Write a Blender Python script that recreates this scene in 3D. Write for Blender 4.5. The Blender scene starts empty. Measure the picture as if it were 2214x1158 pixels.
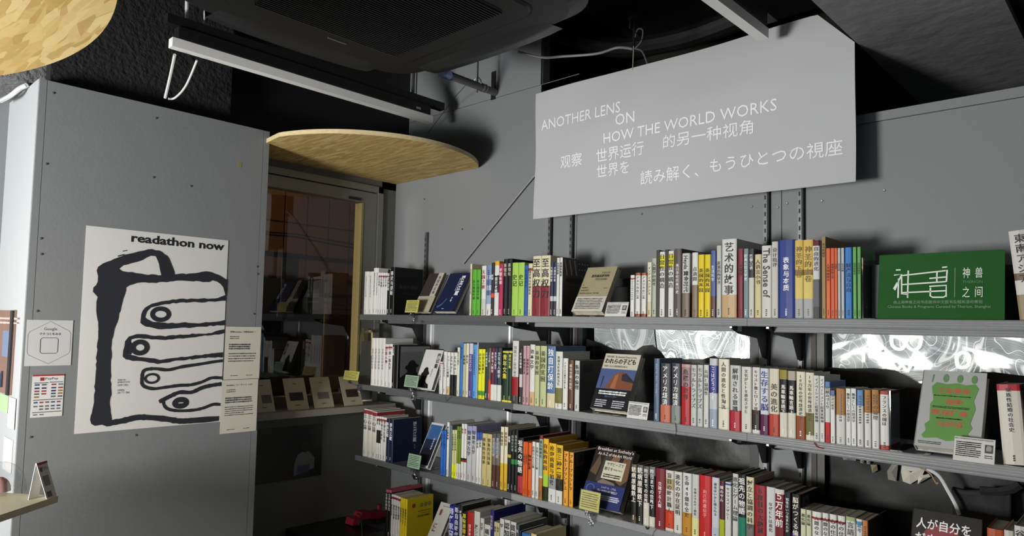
import bpy, math, random
from mathutils import Vector, Matrix, Euler
random.seed(7)
S = bpy.context.scene
COL = S.collection

# ------------------------------------------------------------------ camera
CAM = Vector((0.0, -2.30, 1.50))
F, CX, CY = 1516.0, 1081.0, 614.0
def _n(v):
    return v.normalized()
_Y = _n(Vector((1449.0, 123.0, F)))
_u = Vector((579.0, -25514.0, F))
_Z = _n(_u - _Y * _u.dot(_Y))
_X = _Y.cross(_Z)
def ray(px, py):
    r = Vector(((px - CX) / F, (py - CY) / F, 1.0))
    return Vector((r.dot(_X), r.dot(_Y), r.dot(_Z)))
def on(axis, val, px, py):
    """point of the plane (axis 0/1/2 = val) seen at photograph position px, py"""
    d = ray(px, py)
    t = (val - CAM[axis]) / d[axis]
    return CAM + d * t
cd = bpy.data.cameras.new('camera')
cam = bpy.data.objects.new('camera', cd)
COL.objects.link(cam)
R3 = Matrix(((_X.x, -_X.y, -_X.z), (_Y.x, -_Y.y, -_Y.z), (_Z.x, -_Z.y, -_Z.z)))
cam.matrix_world = Matrix.Translation(CAM) @ R3.to_4x4()
cd.sensor_width = 36.0
cd.lens = F / 2214 * 36
cd.shift_x = 26 / 2214
cd.shift_y = 35 / 2214
cd.clip_start = 0.02
S.camera = cam

# ------------------------------------------------------------------ world, lights, exposure
S.view_settings.view_transform = 'Standard'
S.view_settings.look = 'None'
S.view_settings.gamma = 1
S.view_settings.use_curve_mapping = False
S.view_settings.exposure = 0.0
W = bpy.data.worlds.new('world'); S.world = W; W.use_nodes = True
W.node_tree.nodes['Background'].inputs[0].default_value = (0.75, 0.85, 1.0, 1)
W.node_tree.nodes['Background'].inputs[1].default_value = 0.06
def area(name, loc, target, sx, sy, power, color):
    l = bpy.data.lights.new(name, 'AREA'); l.shape = 'RECTANGLE'
    l.size = sx; l.size_y = sy; l.energy = power; l.color = color
    o = bpy.data.objects.new(name, l); COL.objects.link(o)
    o.location = loc
    o.rotation_euler = (Vector(target) - Vector(loc)).to_track_quat('-Z', 'Y').to_euler()
    return o
area('shop_lamp', (-1.72, -3.75, 1.25), (-2.15, -0.9, 2.3), 0.7, 0.5, 116, (1.0, 0.985, 0.95))
area('doorway_light', (-4.2, -4.3, 1.7), (-2.8, -1.6, 1.5), 1.0, 1.2, 190, (0.97, 0.985, 1.0))
area('room_fill', (-1.3, -4.4, 1.50), (-1.1, 0.0, 1.5), 2.6, 0.09, 15, (0.90, 0.96, 1.0))
area('street_lamp', (-3.35, -0.22, 1.0), (-3.0, -0.05, 1.3), 0.05, 0.6, 1.2, (1.0, 0.80, 0.42))
area('street_glow', (-3.6, -1.6, 2.6), (-4.4, -0.8, 1.6), 0.5, 0.5, 8, (1.0, 0.80, 0.55))

# ------------------------------------------------------------------ materials
MATS = {}
def lin(h):
    h = h.lstrip('#')
    c = [int(h[i:i + 2], 16) / 255 for i in (0, 2, 4)]
    return [(x / 12.92 if x <= 0.04045 else ((x + 0.055) / 1.055) ** 2.4) for x in c]
def mat(hexc, rough=0.55, metal=0.0, var=0.06, scale=18.0, bump=0.0, bscale=60.0, coat=0.0, spec=0.5):
    key = (hexc, rough, metal, var, scale, bump, bscale, coat, spec)
    if key in MATS: return MATS[key]
    m = bpy.data.materials.new('surface_' + hexc.strip('#')); m.use_nodes = True
    nt = m.node_tree; b = nt.nodes['Principled BSDF']
    c = lin(hexc)
    tc = nt.nodes.new('ShaderNodeTexCoord')
    no = nt.nodes.new('ShaderNodeTexNoise'); no.inputs['Scale'].default_value = scale; no.inputs['Detail'].default_value = 4
    nt.links.new(tc.outputs['Object'], no.inputs['Vector'])
    mx = nt.nodes.new('ShaderNodeMix'); mx.data_type = 'RGBA'
    mx.inputs['A'].default_value = [x * (1 - var) for x in c] + [1]
    mx.inputs['B'].default_value = [min(1, x * (1 + var)) for x in c] + [1]
    nt.links.new(no.outputs['Fac'], mx.inputs['Factor'])
    nt.links.new(mx.outputs['Result'], b.inputs['Base Color'])
    b.inputs['Roughness'].default_value = rough
    b.inputs['Metallic'].default_value = metal
    b.inputs['Coat Weight'].default_value = coat
    b.inputs['Specular IOR Level'].default_value = spec
    if bump:
        n2 = nt.nodes.new('ShaderNodeTexNoise'); n2.inputs['Scale'].default_value = bscale; n2.inputs['Detail'].default_value = 5
        nt.links.new(tc.outputs['Object'], n2.inputs['Vector'])
        bp = nt.nodes.new('ShaderNodeBump'); bp.inputs['Strength'].default_value = bump; bp.inputs['Distance'].default_value = 0.01
        nt.links.new(n2.outputs['Fac'], bp.inputs['Height']); nt.links.new(bp.outputs['Normal'], b.inputs['Normal'])
    MATS[key] = m
    return m
def glow(hexc, st):
    key = ('glow', hexc, st)
    if key in MATS: return MATS[key]
    m = bpy.data.materials.new('glow_' + hexc.strip('#')); m.use_nodes = True
    b = m.node_tree.nodes['Principled BSDF']; c = lin(hexc)
    b.inputs['Base Color'].default_value = c + [1]
    b.inputs['Emission Color'].default_value = c + [1]; b.inputs['Emission Strength'].default_value = st
    MATS[key] = m
    return m
def clear(name, tint=(1, 1, 1), gloss=0.12, rough=0.05, bump=0.0, bscale=8.0, extra=0.0):
    """thin clear acrylic / glass: transparent with a glossy coat"""
    if name in MATS: return MATS[name]
    m = bpy.data.materials.new(name); m.use_nodes = True
    nt = m.node_tree
    for n in list(nt.nodes): nt.nodes.remove(n)
    out = nt.nodes.new('ShaderNodeOutputMaterial')
    tr = nt.nodes.new('ShaderNodeBsdfTransparent'); tr.inputs[0].default_value = (*tint, 1)
    gl = nt.nodes.new('ShaderNodeBsdfGlossy'); gl.inputs['Roughness'].default_value = rough
    fr = nt.nodes.new('ShaderNodeFresnel'); fr.inputs[0].default_value = 1.5
    ad = nt.nodes.new('ShaderNodeMath'); ad.operation = 'ADD'; ad.inputs[1].default_value = gloss
    nt.links.new(fr.outputs[0], ad.inputs[0])
    ge = nt.nodes.new('ShaderNodeNewGeometry'); fb = nt.nodes.new('ShaderNodeMath'); fb.operation = 'SUBTRACT'; fb.inputs[0].default_value = 1.0; fb.use_clamp = True
    nt.links.new(ge.outputs['Backfacing'], fb.inputs[1])
    fm = nt.nodes.new('ShaderNodeMath'); fm.operation = 'MULTIPLY'; fm.use_clamp = True
    nt.links.new(ad.outputs[0], fm.inputs[0]); nt.links.new(fb.outputs[0], fm.inputs[1])
    mx = nt.nodes.new('ShaderNodeMixShader')
    nt.links.new(fm.outputs[0], mx.inputs[0]); nt.links.new(tr.outputs[0], mx.inputs[1]); nt.links.new(gl.outputs[0], mx.inputs[2])
    if bump:
        tc = nt.nodes.new('ShaderNodeTexCoord'); no = nt.nodes.new('ShaderNodeTexNoise')
        no.inputs['Scale'].default_value = bscale; no.inputs['Distortion'].default_value = 1.5
        nt.links.new(tc.outputs['Object'], no.inputs['Vector'])
        bp = nt.nodes.new('ShaderNodeBump'); bp.inputs['Strength'].default_value = bump; bp.inputs['Distance'].default_value = 0.02
        nt.links.new(no.outputs['Fac'], bp.inputs['Height'])
        nt.links.new(bp.outputs[0], gl.inputs['Normal']); nt.links.new(bp.outputs[0], fr.inputs['Normal'])
    nt.links.new(mx.outputs[0], out.inputs[0])
    MATS[name] = m
    return m
def osb():
    m = bpy.data.materials.new('oriented_strand_board'); m.use_nodes = True
    nt = m.node_tree; b = nt.nodes['Principled BSDF']
    tc = nt.nodes.new('ShaderNodeTexCoord')
    cols = []
    for k, (sx, sy, sc, rot) in enumerate(((11, 84, 1.0, 0.22), (10, 76, 1.2, -0.3))):
        nz = nt.nodes.new('ShaderNodeTexNoise'); nz.inputs['Scale'].default_value = 6; nz.inputs['Detail'].default_value = 2
        mp = nt.nodes.new('ShaderNodeMapping'); mp.inputs['Scale'].default_value = (sx * sc, sy * sc, 1); mp.inputs['Rotation'].default_value = (0, 0, rot)
        nt.links.new(tc.outputs['Object'], nz.inputs['Vector'])
        ad = nt.nodes.new('ShaderNodeMixRGB'); ad.blend_type = 'ADD'; ad.inputs[0].default_value = 0.025
        nt.links.new(tc.outputs['Object'], ad.inputs[1]); nt.links.new(nz.outputs['Color'], ad.inputs[2])
        nt.links.new(ad.outputs[0], mp.inputs[0])
        vo = nt.nodes.new('ShaderNodeTexVoronoi'); vo.inputs['Scale'].default_value = 1.0; vo.inputs['Randomness'].default_value = 1.0
        nt.links.new(mp.outputs[0], vo.inputs['Vector'])
        cr = nt.nodes.new('ShaderNodeValToRGB')
        for p, c in zip((0.0, 1.0), ('#b59551', '#dcc488')):
            i = cr.color_ramp.elements[int(p)]; i.color = lin(c) + [1]
        e = cr.color_ramp.elements.new(0.5); e.color = lin('#c9ab69') + [1]
        sp = nt.nodes.new('ShaderNodeSeparateColor'); nt.links.new(vo.outputs['Color'], sp.inputs[0])
        nt.links.new(sp.outputs[0], cr.inputs[0])
        cols.append((cr, sp))
    mx = nt.nodes.new('ShaderNodeMix'); mx.data_type = 'RGBA'
    gt = nt.nodes.new('ShaderNodeMath'); gt.operation = 'GREATER_THAN'; gt.inputs[1].default_value = 0.5
    nt.links.new(cols[1][1].outputs[1], gt.inputs[0]); nt.links.new(gt.outputs[0], mx.inputs['Factor'])
    nt.links.new(cols[0][0].outputs[0], mx.inputs['A']); nt.links.new(cols[1][0].outputs[0], mx.inputs['B'])
    fn = nt.nodes.new('ShaderNodeTexNoise'); fn.inputs['Scale'].default_value = 70
    nt.links.new(tc.outputs['Object'], fn.inputs['Vector'])
    m2 = nt.nodes.new('ShaderNodeMix'); m2.data_type = 'RGBA'; m2.blend_type = 'MULTIPLY'; m2.inputs['Factor'].default_value = 0.25
    nt.links.new(mx.outputs['Result'], m2.inputs['A']); nt.links.new(fn.outputs['Color'], m2.inputs['B'])
    nt.links.new(m2.outputs['Result'], b.inputs['Base Color'])
    b.inputs['Roughness'].default_value = 0.7
    bp = nt.nodes.new('ShaderNodeBump'); bp.inputs['Strength'].default_value = 0.3; bp.inputs['Distance'].default_value = 0.004
    nt.links.new(cols[0][1].outputs[2], bp.inputs['Height']); nt.links.new(bp.outputs[0], b.inputs['Normal'])
    return m
def wall_paint(hexc, bump=0.05):
    return mat(hexc, rough=0.62, var=0.035, scale=2.2, bump=bump, bscale=90)

# ------------------------------------------------------------------ objects
def tag(o, label=None, cat=None, group=None, kind=None):
    if label: o['label'] = label
    if cat: o['category'] = cat
    if group: o['group'] = group
    if kind: o['kind'] = kind
    return o
BASE = {}
def link(name, verts, faces, mats, parent=None, base=None, midx=None, smooth=False, kind=None, label=None):
    """one mesh object from world coordinates"""
    me = bpy.data.meshes.new(name)
    if parent is not None:
        base = BASE[parent.name]
    elif base is None:
        xs = [v[0] for v in verts]; ys = [v[1] for v in verts]; zs = [v[2] for v in verts]
        base = Vector(((min(xs) + max(xs)) / 2, (min(ys) + max(ys)) / 2, min(zs)))
    base = Vector(base)
    me.from_pydata([tuple(Vector(v) - base) for v in verts], [], faces)
    if not isinstance(mats, (list, tuple)): mats = [mats]
    for m in mats: me.materials.append(m)
    if midx: me.polygons.foreach_set('material_index', midx)
    if smooth: me.polygons.foreach_set('use_smooth', [True] * len(me.polygons))
    me.update()
    o = bpy.data.objects.new(name, me); COL.objects.link(o)
    if parent is not None: o.parent = parent
    else: o.location = base
    BASE[o.name] = base
    if kind: o['kind'] = kind
    if label: o['label'] = label
    return o
def empty(name, loc, label, cat, group=None):
    o = bpy.data.objects.new(name, None); COL.objects.link(o); o.location = loc; o.empty_display_size = 0.05
    BASE[o.name] = Vector(loc)
    return tag(o, label, cat, group)
class MB:
    def __init__(s): s.v = []; s.f = []; s.m = []
    def add(s, v, f, m=0):
        b = len(s.v); s.v += [tuple(x) for x in v]; s.f += [tuple(i + b for i in q) for q in f]; s.m += [m] * len(f); return s
    def box(s, a, b, m=0):
        x0, y0, z0 = [min(a[i], b[i]) for i in range(3)]; x1, y1, z1 = [max(a[i], b[i]) for i in range(3)]
        return s.add([(x0, y0, z0), (x1, y0, z0), (x1, y1, z0), (x0, y1, z0), (x0, y0, z1), (x1, y0, z1), (x1, y1, z1), (x0, y1, z1)],
                     [(0, 3, 2, 1), (4, 5, 6, 7), (0, 1, 5, 4), (1, 2, 6, 5), (2, 3, 7, 6), (3, 0, 4, 7)], m)
    def frame(s, O, A, B, C, m=0):
        """box from corner O with edge vectors A, B, C"""
        O, A, B, C = Vector(O), Vector(A), Vector(B), Vector(C)
        v = [O, O + A, O + A + B, O + B, O + C, O + A + C, O + A + B + C, O + B + C]
        f = [(0, 3, 2, 1), (4, 5, 6, 7), (0, 1, 5, 4), (1, 2, 6, 5), (2, 3, 7, 6), (3, 0, 4, 7)]
        if A.cross(B).dot(C) < 0: f = [q[::-1] for q in f]
        return s.add(v, f, m)
    def prism(s, poly, D, m=0):
        """polygon (list of points) extruded by vector D"""
        n = len(poly); D = Vector(D); p = [Vector(q) for q in poly]
        return s.add(p + [q + D for q in p], [tuple(range(n))[::-1], tuple(range(n, 2 * n))] + [(i, (i + 1) % n, (i + 1) % n + n, i + n) for i in range(n)], m)
    def tube(s, pts, r, n=8, m=0):
        pts = [Vector(p) for p in pts]; b = len(s.v); k = len(pts)
        up = Vector((0, 0, 1))
        for i, p in enumerate(pts):
            d = (pts[min(i + 1, k - 1)] - pts[max(i - 1, 0)]).normalized()
            a = d.cross(up if abs(d.z) < 0.95 else Vector((1, 0, 0))).normalized(); c = d.cross(a)
            rr = r[i] if isinstance(r, (list, tuple)) else r
            for j in range(n):
                t = 2 * math.pi * j / n
                s.v.append(tuple(p + (a * math.cos(t) + c * math.sin(t)) * rr))
        for i in range(k - 1):
            for j in range(n):
                s.f.append((b + i * n + j, b + i * n + (j + 1) % n, b + (i + 1) * n + (j + 1) % n, b + (i + 1) * n + j)); s.m.append(m)
        s.f.append(tuple(b + j for j in range(n))[::-1]); s.m.append(m)
        s.f.append(tuple(b + (k - 1) * n + j for j in range(n))); s.m.append(m)
        return s
    def build(s, name, mats, parent=None, **k):
        return link(name, s.v, s.f, mats, parent, midx=s.m if isinstance(mats, (list, tuple)) and len(mats) > 1 else None, **k)
def spline(pts, n=8):
    """smooth curve through points"""
    p = [Vector(q) for q in pts]; p = [p[0]] + p + [p[-1]]; out = []
    for i in range(1, len(p) - 2):
        for j in range(n):
            t = j / n
            out.append(0.5 * ((2 * p[i]) + (p[i + 1] - p[i - 1]) * t + (2 * p[i - 1] - 5 * p[i] + 4 * p[i + 1] - p[i + 2]) * t * t + (3 * p[i] - p[i - 1] - 3 * p[i + 1] + p[i + 2]) * t ** 3))
    out.append(p[-2]); return out

# ------------------------------------------------------------------ lettering
GC = {}
_fc = bpy.data.curves.new('lettering', 'FONT'); _fc.resolution_u = 2
_fo = bpy.data.objects.new('lettering', _fc); COL.objects.link(_fo)
def glyphs(body, bold=0.0):
    key = (body, bold)
    if key in GC: return GC[key]
    _fc.body = body; _fc.offset = bold
    _fc.resolution_u = 2
    bpy.context.view_layer.update()
    dg = bpy.context.evaluated_depsgraph_get()
    me = bpy.data.meshes.new_from_object(_fo.evaluated_get(dg))
    v = [(p.co.x, p.co.y) for p in me.vertices]; f = [tuple(p.vertices) for p in me.polygons]
    bpy.data.meshes.remove(me)
    GC[key] = (v, f)
    return GC[key]
ROT = set('ー〜（）()-—…')
def lay_v(text, bold=0.0, pitch=1.08):
    """vertical lettering: cells of 1 x pitch, top at y=0, centred on x=0"""
    V, Fc = [], []
    y = 0.0
    for ch in text:
        if ch == ' ': y -= 0.5; continue
        if ch == '|': y -= 0.9; continue
        v, f = glyphs(ch, bold)
        if not v: y -= pitch; continue
        b = len(V)
        mnx = min(p[0] for p in v); mxx = max(p[0] for p in v)
        cxm = (mnx + mxx) / 2
        if ch in ROT:
            cy = (min(p[1] for p in v) + max(p[1] for p in v)) / 2
            V += [((p[1] - cy) , y - 0.5 - (p[0] - cxm)) for p in v]
        else:
            V += [(p[0] - cxm, y - 0.88 + p[1]) for p in v]
        Fc += [tuple(i + b for i in q) for q in f]
        y -= pitch
    return V, Fc, -y
def decal(name, parent, V2, F2, O, R, U, m, smooth=False, label=None, kind=None):
    """flat print: 2-D points laid on the plane O + x R + y U"""
    O, R, U = Vector(O), Vector(R), Vector(U)
    return link(name, [O + R * x + U * y for x, y in V2], F2, m, parent, label=label, kind=kind)
def text_fit(name, parent, body, O, R, U, w, h, m, bold=0.0, rot=0, keep=False, vert=False):
    """lettering fitted in the box w x h (metres) whose lower left corner is O"""
    if vert: V, Fc, _ = lay_v(body, bold)
    else: V, Fc = glyphs(body, bold)
    if not V: return None
    if rot == -90: V = [(p[1], -p[0]) for p in V]
    x0 = min(p[0] for p in V); x1 = max(p[0] for p in V); y0 = min(p[1] for p in V); y1 = max(p[1] for p in V)
    sx = w / max(1e-6, x1 - x0); sy = h / max(1e-6, y1 - y0)
    ox = oy = 0.0
    if keep:
        s_ = min(sx, sy); ox = (w - s_ * (x1 - x0)) / 2; oy = (h - s_ * (y1 - y0)) / 2; sx = sy = s_
    V = [((p[0] - x0) * sx + ox, (p[1] - y0) * sy + oy) for p in V]
    return decal(name, parent, V, Fc, O, R, U, m)
def lines_2d(x0, y0, x1, y1, rows, fill=0.5, seed=0, gap=0.12):
    """rows of small dashes standing for print too small to read"""
    rnd = random.Random(seed); V, Fc = [], []
    h = (y1 - y0) / rows
    for r in range(rows):
        y = y1 - (r + 0.5) * h; x = x0; end = x1 - (x1 - x0) * (rnd.random() * 0.35 if r % 4 == 3 else rnd.random() * 0.05)
        while x < end:
            w = min(h * (0.5 + rnd.random() * 0.9), end - x); hh = h * fill * (0.75 + 0.5 * rnd.random()) / 2
            b = len(V); V += [(x, y - hh), (x + w, y - hh), (x + w, y + hh), (x, y + hh)]; Fc.append((b, b + 1, b + 2, b + 3))
            x += w + h * gap
    return V, Fc
def rect2(x0, y0, x1, y1): return [(x0, y0), (x1, y0), (x1, y1), (x0, y1)], [(0, 1, 2, 3)]
def ell2(cx, cy, rx, ry, n=20): return [(cx + rx * math.cos(2 * math.pi * i / n), cy + ry * math.sin(2 * math.pi * i / n)) for i in range(n)], [tuple(range(n))]
def ring2(cx, cy, rx, ry, t, n=24):
    V = []; Fc = []
    for i in range(n):
        a = 2 * math.pi * i / n
        V += [(cx + rx * math.cos(a), cy + ry * math.sin(a)), (cx + (rx - t) * math.cos(a), cy + (ry - t) * math.sin(a))]
    for i in range(n):
        j = (i + 1) % n; Fc.append((2 * i, 2 * j, 2 * j + 1, 2 * i + 1))
    return V, Fc
def stroke2(pts, w):
    """ribbon of varying width along 2-D points"""
    V, Fc = [], []; n = len(pts)
    for i, p in enumerate(pts):
        a = pts[max(i - 1, 0)]; b = pts[min(i + 1, n - 1)]
        dx, dy = b[0] - a[0], b[1] - a[1]; l = math.hypot(dx, dy) or 1
        ww = (w[i] if isinstance(w, (list, tuple)) else w) / 2
        V += [(p[0] - dy / l * ww, p[1] + dx / l * ww), (p[0] + dy / l * ww, p[1] - dx / l * ww)]
    for i in range(n - 1): Fc.append((2 * i, 2 * i + 1, 2 * i + 3, 2 * i + 2))
    return V, Fc
# ------------------------------------------------------------------ measures of the room (metres)
YB = -0.27                                   # front plane of the book spines; the shelved wall is y = 0
XW = -3.00                                   # window wall
XP = -2.73                                   # face of the boxed pillar
def xs(px, py=690): return on(1, YB, px, py).x       # along the shelf fronts
def xw(px, py=690): return on(1, 0.0, px, py).x      # along the wall
GREY = wall_paint('#7d8082'); GREYD = wall_paint('#6b6e71')
M_BLACKW = mat('#17181a', rough=0.85, var=0.25, scale=30, bump=1.0, bscale=55)
M_BLACK = mat('#0b0b0d', rough=0.6, var=0.2, scale=8)
M_DARK = mat('#1a1b1d', rough=0.5, var=0.15)
M_FLOOR = mat('#3a3a3b', rough=0.6, var=0.2, scale=4)
M_ALU = mat('#8d8f92', rough=0.34, metal=0.95, var=0.08, scale=30, bump=0.08, bscale=40)
M_ALUF = mat('#85877f', rough=0.42, metal=0.35, var=0.05)
M_WHITE = mat('#cfd0cf', rough=0.5, var=0.03)
M_PAPER = mat('#d3d3d0', rough=0.75, var=0.03, scale=6)
M_CREAMP = mat('#bdbaa9', rough=0.75, var=0.03, scale=6)
M_INK = mat('#14151a', rough=0.7, var=0.05)
M_GREYINK = mat('#55565a', rough=0.7, var=0.05)
M_RED = mat('#9c2f36', rough=0.6, var=0.05)
M_CONC = mat('#77777a', rough=0.9, var=0.22, scale=5, bump=0.6, bscale=14)

def struct(name, mb, m, **k):
    o = mb.build(name, m, **k); o['kind'] = 'structure'; return o
XCOR = xw(848, 408)
struct('floor', MB().box((-4.9, -5.2, -0.05), (1.6, 0.9, 0.0)), M_FLOOR)
struct('ceiling', MB().box((-3.2, -5.2, 2.95), (1.6, 0.9, 3.0)), M_BLACK)
X1170 = xw(1170, 150); X1247 = xw(1247, 500); X1690 = xw(1690, 450)
W1L, W1R, W2L, W2R = xw(1243, 800), xw(1640, 800), xw(1757, 800), 0.62
ZT = 1.695; W1B, W2B = 0.80, 0.30
ZTOP = on(1, 0, 2030, 219.5).z
# right wall: stud backing with painted panels screwed on it
wall = struct('wall_right', MB().box((XW - .3, 0.012, 0), (W1L, 0.06, ZTOP)).box((W1L, .012, ZT), (W1R, .06, ZTOP)).box((W1L, .012, 0), (W1R, .06, W1B))
    .box((W1R, .012, 0), (W2L, .06, ZTOP)).box((W2L, .012, ZT), (W2R, .06, ZTOP)).box((W2L, .012, 0), (W2R, .06, W2B)).box((W2R, .012, 0), (1.6, .06, ZTOP))
    .box((XW - .3, .012, ZTOP), (X1170, .06, 2.95)), GREYD)
ZJ = on(1, 0, 1150, 189).z
g = 0.0012
def wpanel(x0, x1, z0, z1): MB().box((x0 + g, 0.0, z0 + g), (x1 - g, 0.0125, z1 - g)).build('wall_panel', GREY, wall)
wpanel(XW - .1, X1170, ZJ, 2.95); wpanel(XW - .1, X1247, 0, ZJ)
wpanel(X1247, X1690, ZT, ZTOP); wpanel(X1690, 1.6, ZT, ZTOP - 0.028); wpanel(W1R, W2L, 0, ZT); wpanel(X1247, W1R, 0, W1B); wpanel(W2L, W2R, 0, W2B)
wpanel(X1170 + .002, X1247, ZJ, ZTOP)
MB().box((X1690, -0.006, ZTOP - .028), (1.6, .012, ZTOP)).build('trim_strip', GREY, wall)
sc = MB()
for px, py in ((1912, 411), (1682, 448), (1702, 439), (1777, 434), (1626, 446), (1388, 462), (1000, 495), (918, 430)):
    p = on(1, 0, px, py)
    MB().tube([p + Vector((0, 0.0, 0)), p + Vector((0, -0.003, 0))], [0.0045, 0.003], 8).build('screw', M_ALU, wall)
# dark void behind the low wall and behind its windows
struct('wall_back', MB().box((-3.3, 0.88, 0), (1.6, 0.92, 2.95)), mat('#26271f', rough=.9, var=.2))
struct('wall_left', MB().box((-3.22, -5.2, 0), (-3.14, -1.67, 2.95)), GREY)

# window wall: lower wall, sill, frame, glass
YF = 0.0
ZS = on(0, -2.88, 787.7, 874).z
def pw(px, py, x=-3.00): return on(0, x, px, py)
yA = pw(816, 600).y                           # right edge of the outer frame
ztr = pw(700, 389).z
y0w = -1.2
lowall = struct('wall_window', MB().box((-3.12, y0w, 0), (-2.95, 0.0, ZS - .03)).box((-3.12, yA, ZS - .03), (-2.985, 0, 2.275)).box((-3.12, y0w, ztr + .01), (-2.985, 0, 2.275)), wall_paint('#62635f'))
struct('wall_upper', MB().box((-3.12, -1.3, 2.275), (-2.89, 0, 2.95)), M_BLACK)
yc = on(0, -2.80, 500, 200).y
struct('wall_column', MB().box((-3.14, -1.66, 2.235), (-2.80, yc, 2.95)), M_BLACKW)
struct('wall_far_column', MB().box((-3.14, -5.2, 2.31), (-2.86, -1.66, 2.95)), mat('#6f7071', rough=0.85, var=0.25, scale=30, bump=1.0, bscale=55))
struct('trim_1', MB().box((-3.0, y0w, ZS - .03), (-2.84, yA + .02, ZS)), mat('#8a887d', rough=.5))   # sill ledge
win = struct('window_1', MB().box((-3.06, y0w, ztr - .02), (-2.97, yA, ztr + .012)).box((-3.06, yA - .03, ZS), (-2.97, yA, ztr + .012)), M_ALUF)
yg = pw(777, 600).y; zg = pw(700, 424).z
MB().box((-3.04, y0w, zg), (-2.98, yA - .032, ztr - .025)).box((-3.04, yg, ZS + .01), (-2.98, yA - .032, zg)).box((-3.04, y0w, ZS), (-2.98, yg, ZS + .05)).build('sash_frame', M_ALUF, win)
MB().box((-3.035, yg - .016, ZS + .05), (-2.976, yg - .004, zg - .004)).build('glazing_bead', mat('#a39a6a', rough=.4, metal=.2), win)  # warm street light on the frame edge painted in as yellow
MB().box((-3.012, y0w, ZS + .05), (-3.008, yg, zg)).build('glass_pane', clear('window_glass', (.70, .64, .58), 0.05, 0.02), win)
h = on(0, -2.955, 795, 716)
MB().box((-2.982, h.y - .014, h.z - .05), (-2.97, h.y + .014, h.z + .015)).tube(spline([(-2.97, h.y, h.z - .005), (-2.935, h.y, h.z), (-2.925, h.y + .01, h.z - .015), (-2.925, h.y + .012, h.z - .12)], 5), 0.0085, 8).build('window_handle', mat('#b5ab86', rough=.3, metal=.8), win)
a = pw(755, 429, -2.978)
MB().box((-2.981, a.y, a.z), (-2.972, a.y + .07, a.z + .012)).build('stay_latch', M_DARK, win)
# outside: tiled facade, cables, dark box imitating the shop's reflection in the glass
fac = struct('wall_facade', MB().box((-4.75, -2.2, 0), (-4.66, .9, 3.4)), mat('#4d4436', rough=.8))
tw = on(0, -4.64, 711, 500).y - on(0, -4.64, 664, 500).y
ty = on(0, -4.64, 664, 500).y; tz = on(0, -4.64, 664, 486).z; th = 0.62
for i in range(-7, 5):
    for j in range(-5, 3):
        MB().box((-4.67, ty + i * tw + .006, tz + j * th + .006), (-4.64, ty + (i + 1) * tw - .006, tz + (j + 1) * th - .006)).build('facade_tile', mat('#8a6238', rough=.6, var=.12, scale=5), fac)
bo0 = on(0, -4.3, 586, 595); bo1 = on(0, -4.3, 701, 860)
glass_reflection = empty('dark_reflection_box', (-4.4, bo1.y - .5, 0), 'dark box imitating the shop reflection in the window glass', 'reflection')
MB().box((-4.62, bo0.y - .35, 0), (-4.3, bo1.y, bo0.z)).build('reflection_body', mat('#191613', rough=.3), glass_reflection)
MB().box((-4.30, bo1.y - .03, 0), (-4.285, bo1.y - .012, bo0.z - .02)).build('reflection_edge', mat('#6b5536', rough=.5), glass_reflection)
for k, (x, ya, yb, w) in enumerate(((600, 655, 685, .03), (611, 545, 655, .02))):
    q = on(0, -4.28, x, ya); r = on(0, -4.28, x + 14, yb)
    MB().box((-4.284, q.y, r.z), (-4.276, q.y + .12, q.z)).build('pale_reflection', mat('#3f4145', rough=.5), glass_reflection)
for k, (pts, r) in enumerate((( [(560, 547), (640, 553), (720, 563), (780, 568)], .018), ([(560, 505), (640, 512), (720, 528), (780, 538)], .006), ([(560, 500), (640, 506), (780, 531)], .005), ([(690, 638), (740, 640), (790, 641)], .018), ([(690, 652), (740, 660), (790, 650)], .008))):
    q_ = [on(0, -4.15, *p) for p in pts]; a_ = q_[0] - (q_[1] - q_[0]) * (.5 if k < 3 else .05); b_ = q_[-1] + (q_[-1] - q_[-2]) * (1.0 if k > 2 else 3); b_.x = -4.64; b_.z += .12 * (k == 3); a_.x = -4.64 if k < 3 else -4.28
    o = MB().tube([a_] + q_ + [b_], r, 6).build('overhead_cable', M_BLACK)
    tag(o, ['thick black cable sagging high outside the window', 'thin lower wire of the pair outside the window', 'thin upper wire of the pair outside the window', 'thick straight cable right of the dark box outside the window', 'thinner drooping wire below the thick cable outside the window'][k], 'cable', 'cables outside the window')

# boxed pillar
PZ = 2.295
yL, yR = on(0, XP, 86, 168).y, on(0, XP, 584, 281).y
pil = struct('wall_pillar', MB().box((-3.15, yL + .002, 0), (XP - .012, yR - .002, PZ - .002)), GREYD)
ys1 = on(0, XP, 103, 170).y; ys2 = on(0, XP, 571, 278).y
for a0, a1 in ((yL, ys1), (ys1, ys2), (ys2, yR)):
    MB().box((XP - .014, a0 + .0008, 0), (XP, a1 - .0008, PZ)).build('pillar_panel', GREY, pil)
MB().box((-3.14, yL - .002, 0), (XP - .001, yL + .012, PZ)).build('pillar_panel', mat('#b4b8bb', rough=.5, var=.03, scale=2), pil)
for px, py in ((115, 201), (337, 255), (100, 354), (331, 383), (88, 515), (89, 549), (80, 672), (66, 944), (293, 940), (556, 592), (555, 576), (548, 678), (412, 402)):
    p = on(0, XP, px, py)
    MB().tube([p, p + Vector((0.003, 0, 0))], [0.0045, 0.003], 8).build('screw', M_GREYINK, pil)
p = on(0, XP, 518, 355)
MB().box((XP, p.y - .009, p.z - .012), (XP + .0008, p.y + .008, p.z + .008)).build('tape_residue', mat('#8a8560', rough=.6), pil)

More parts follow.
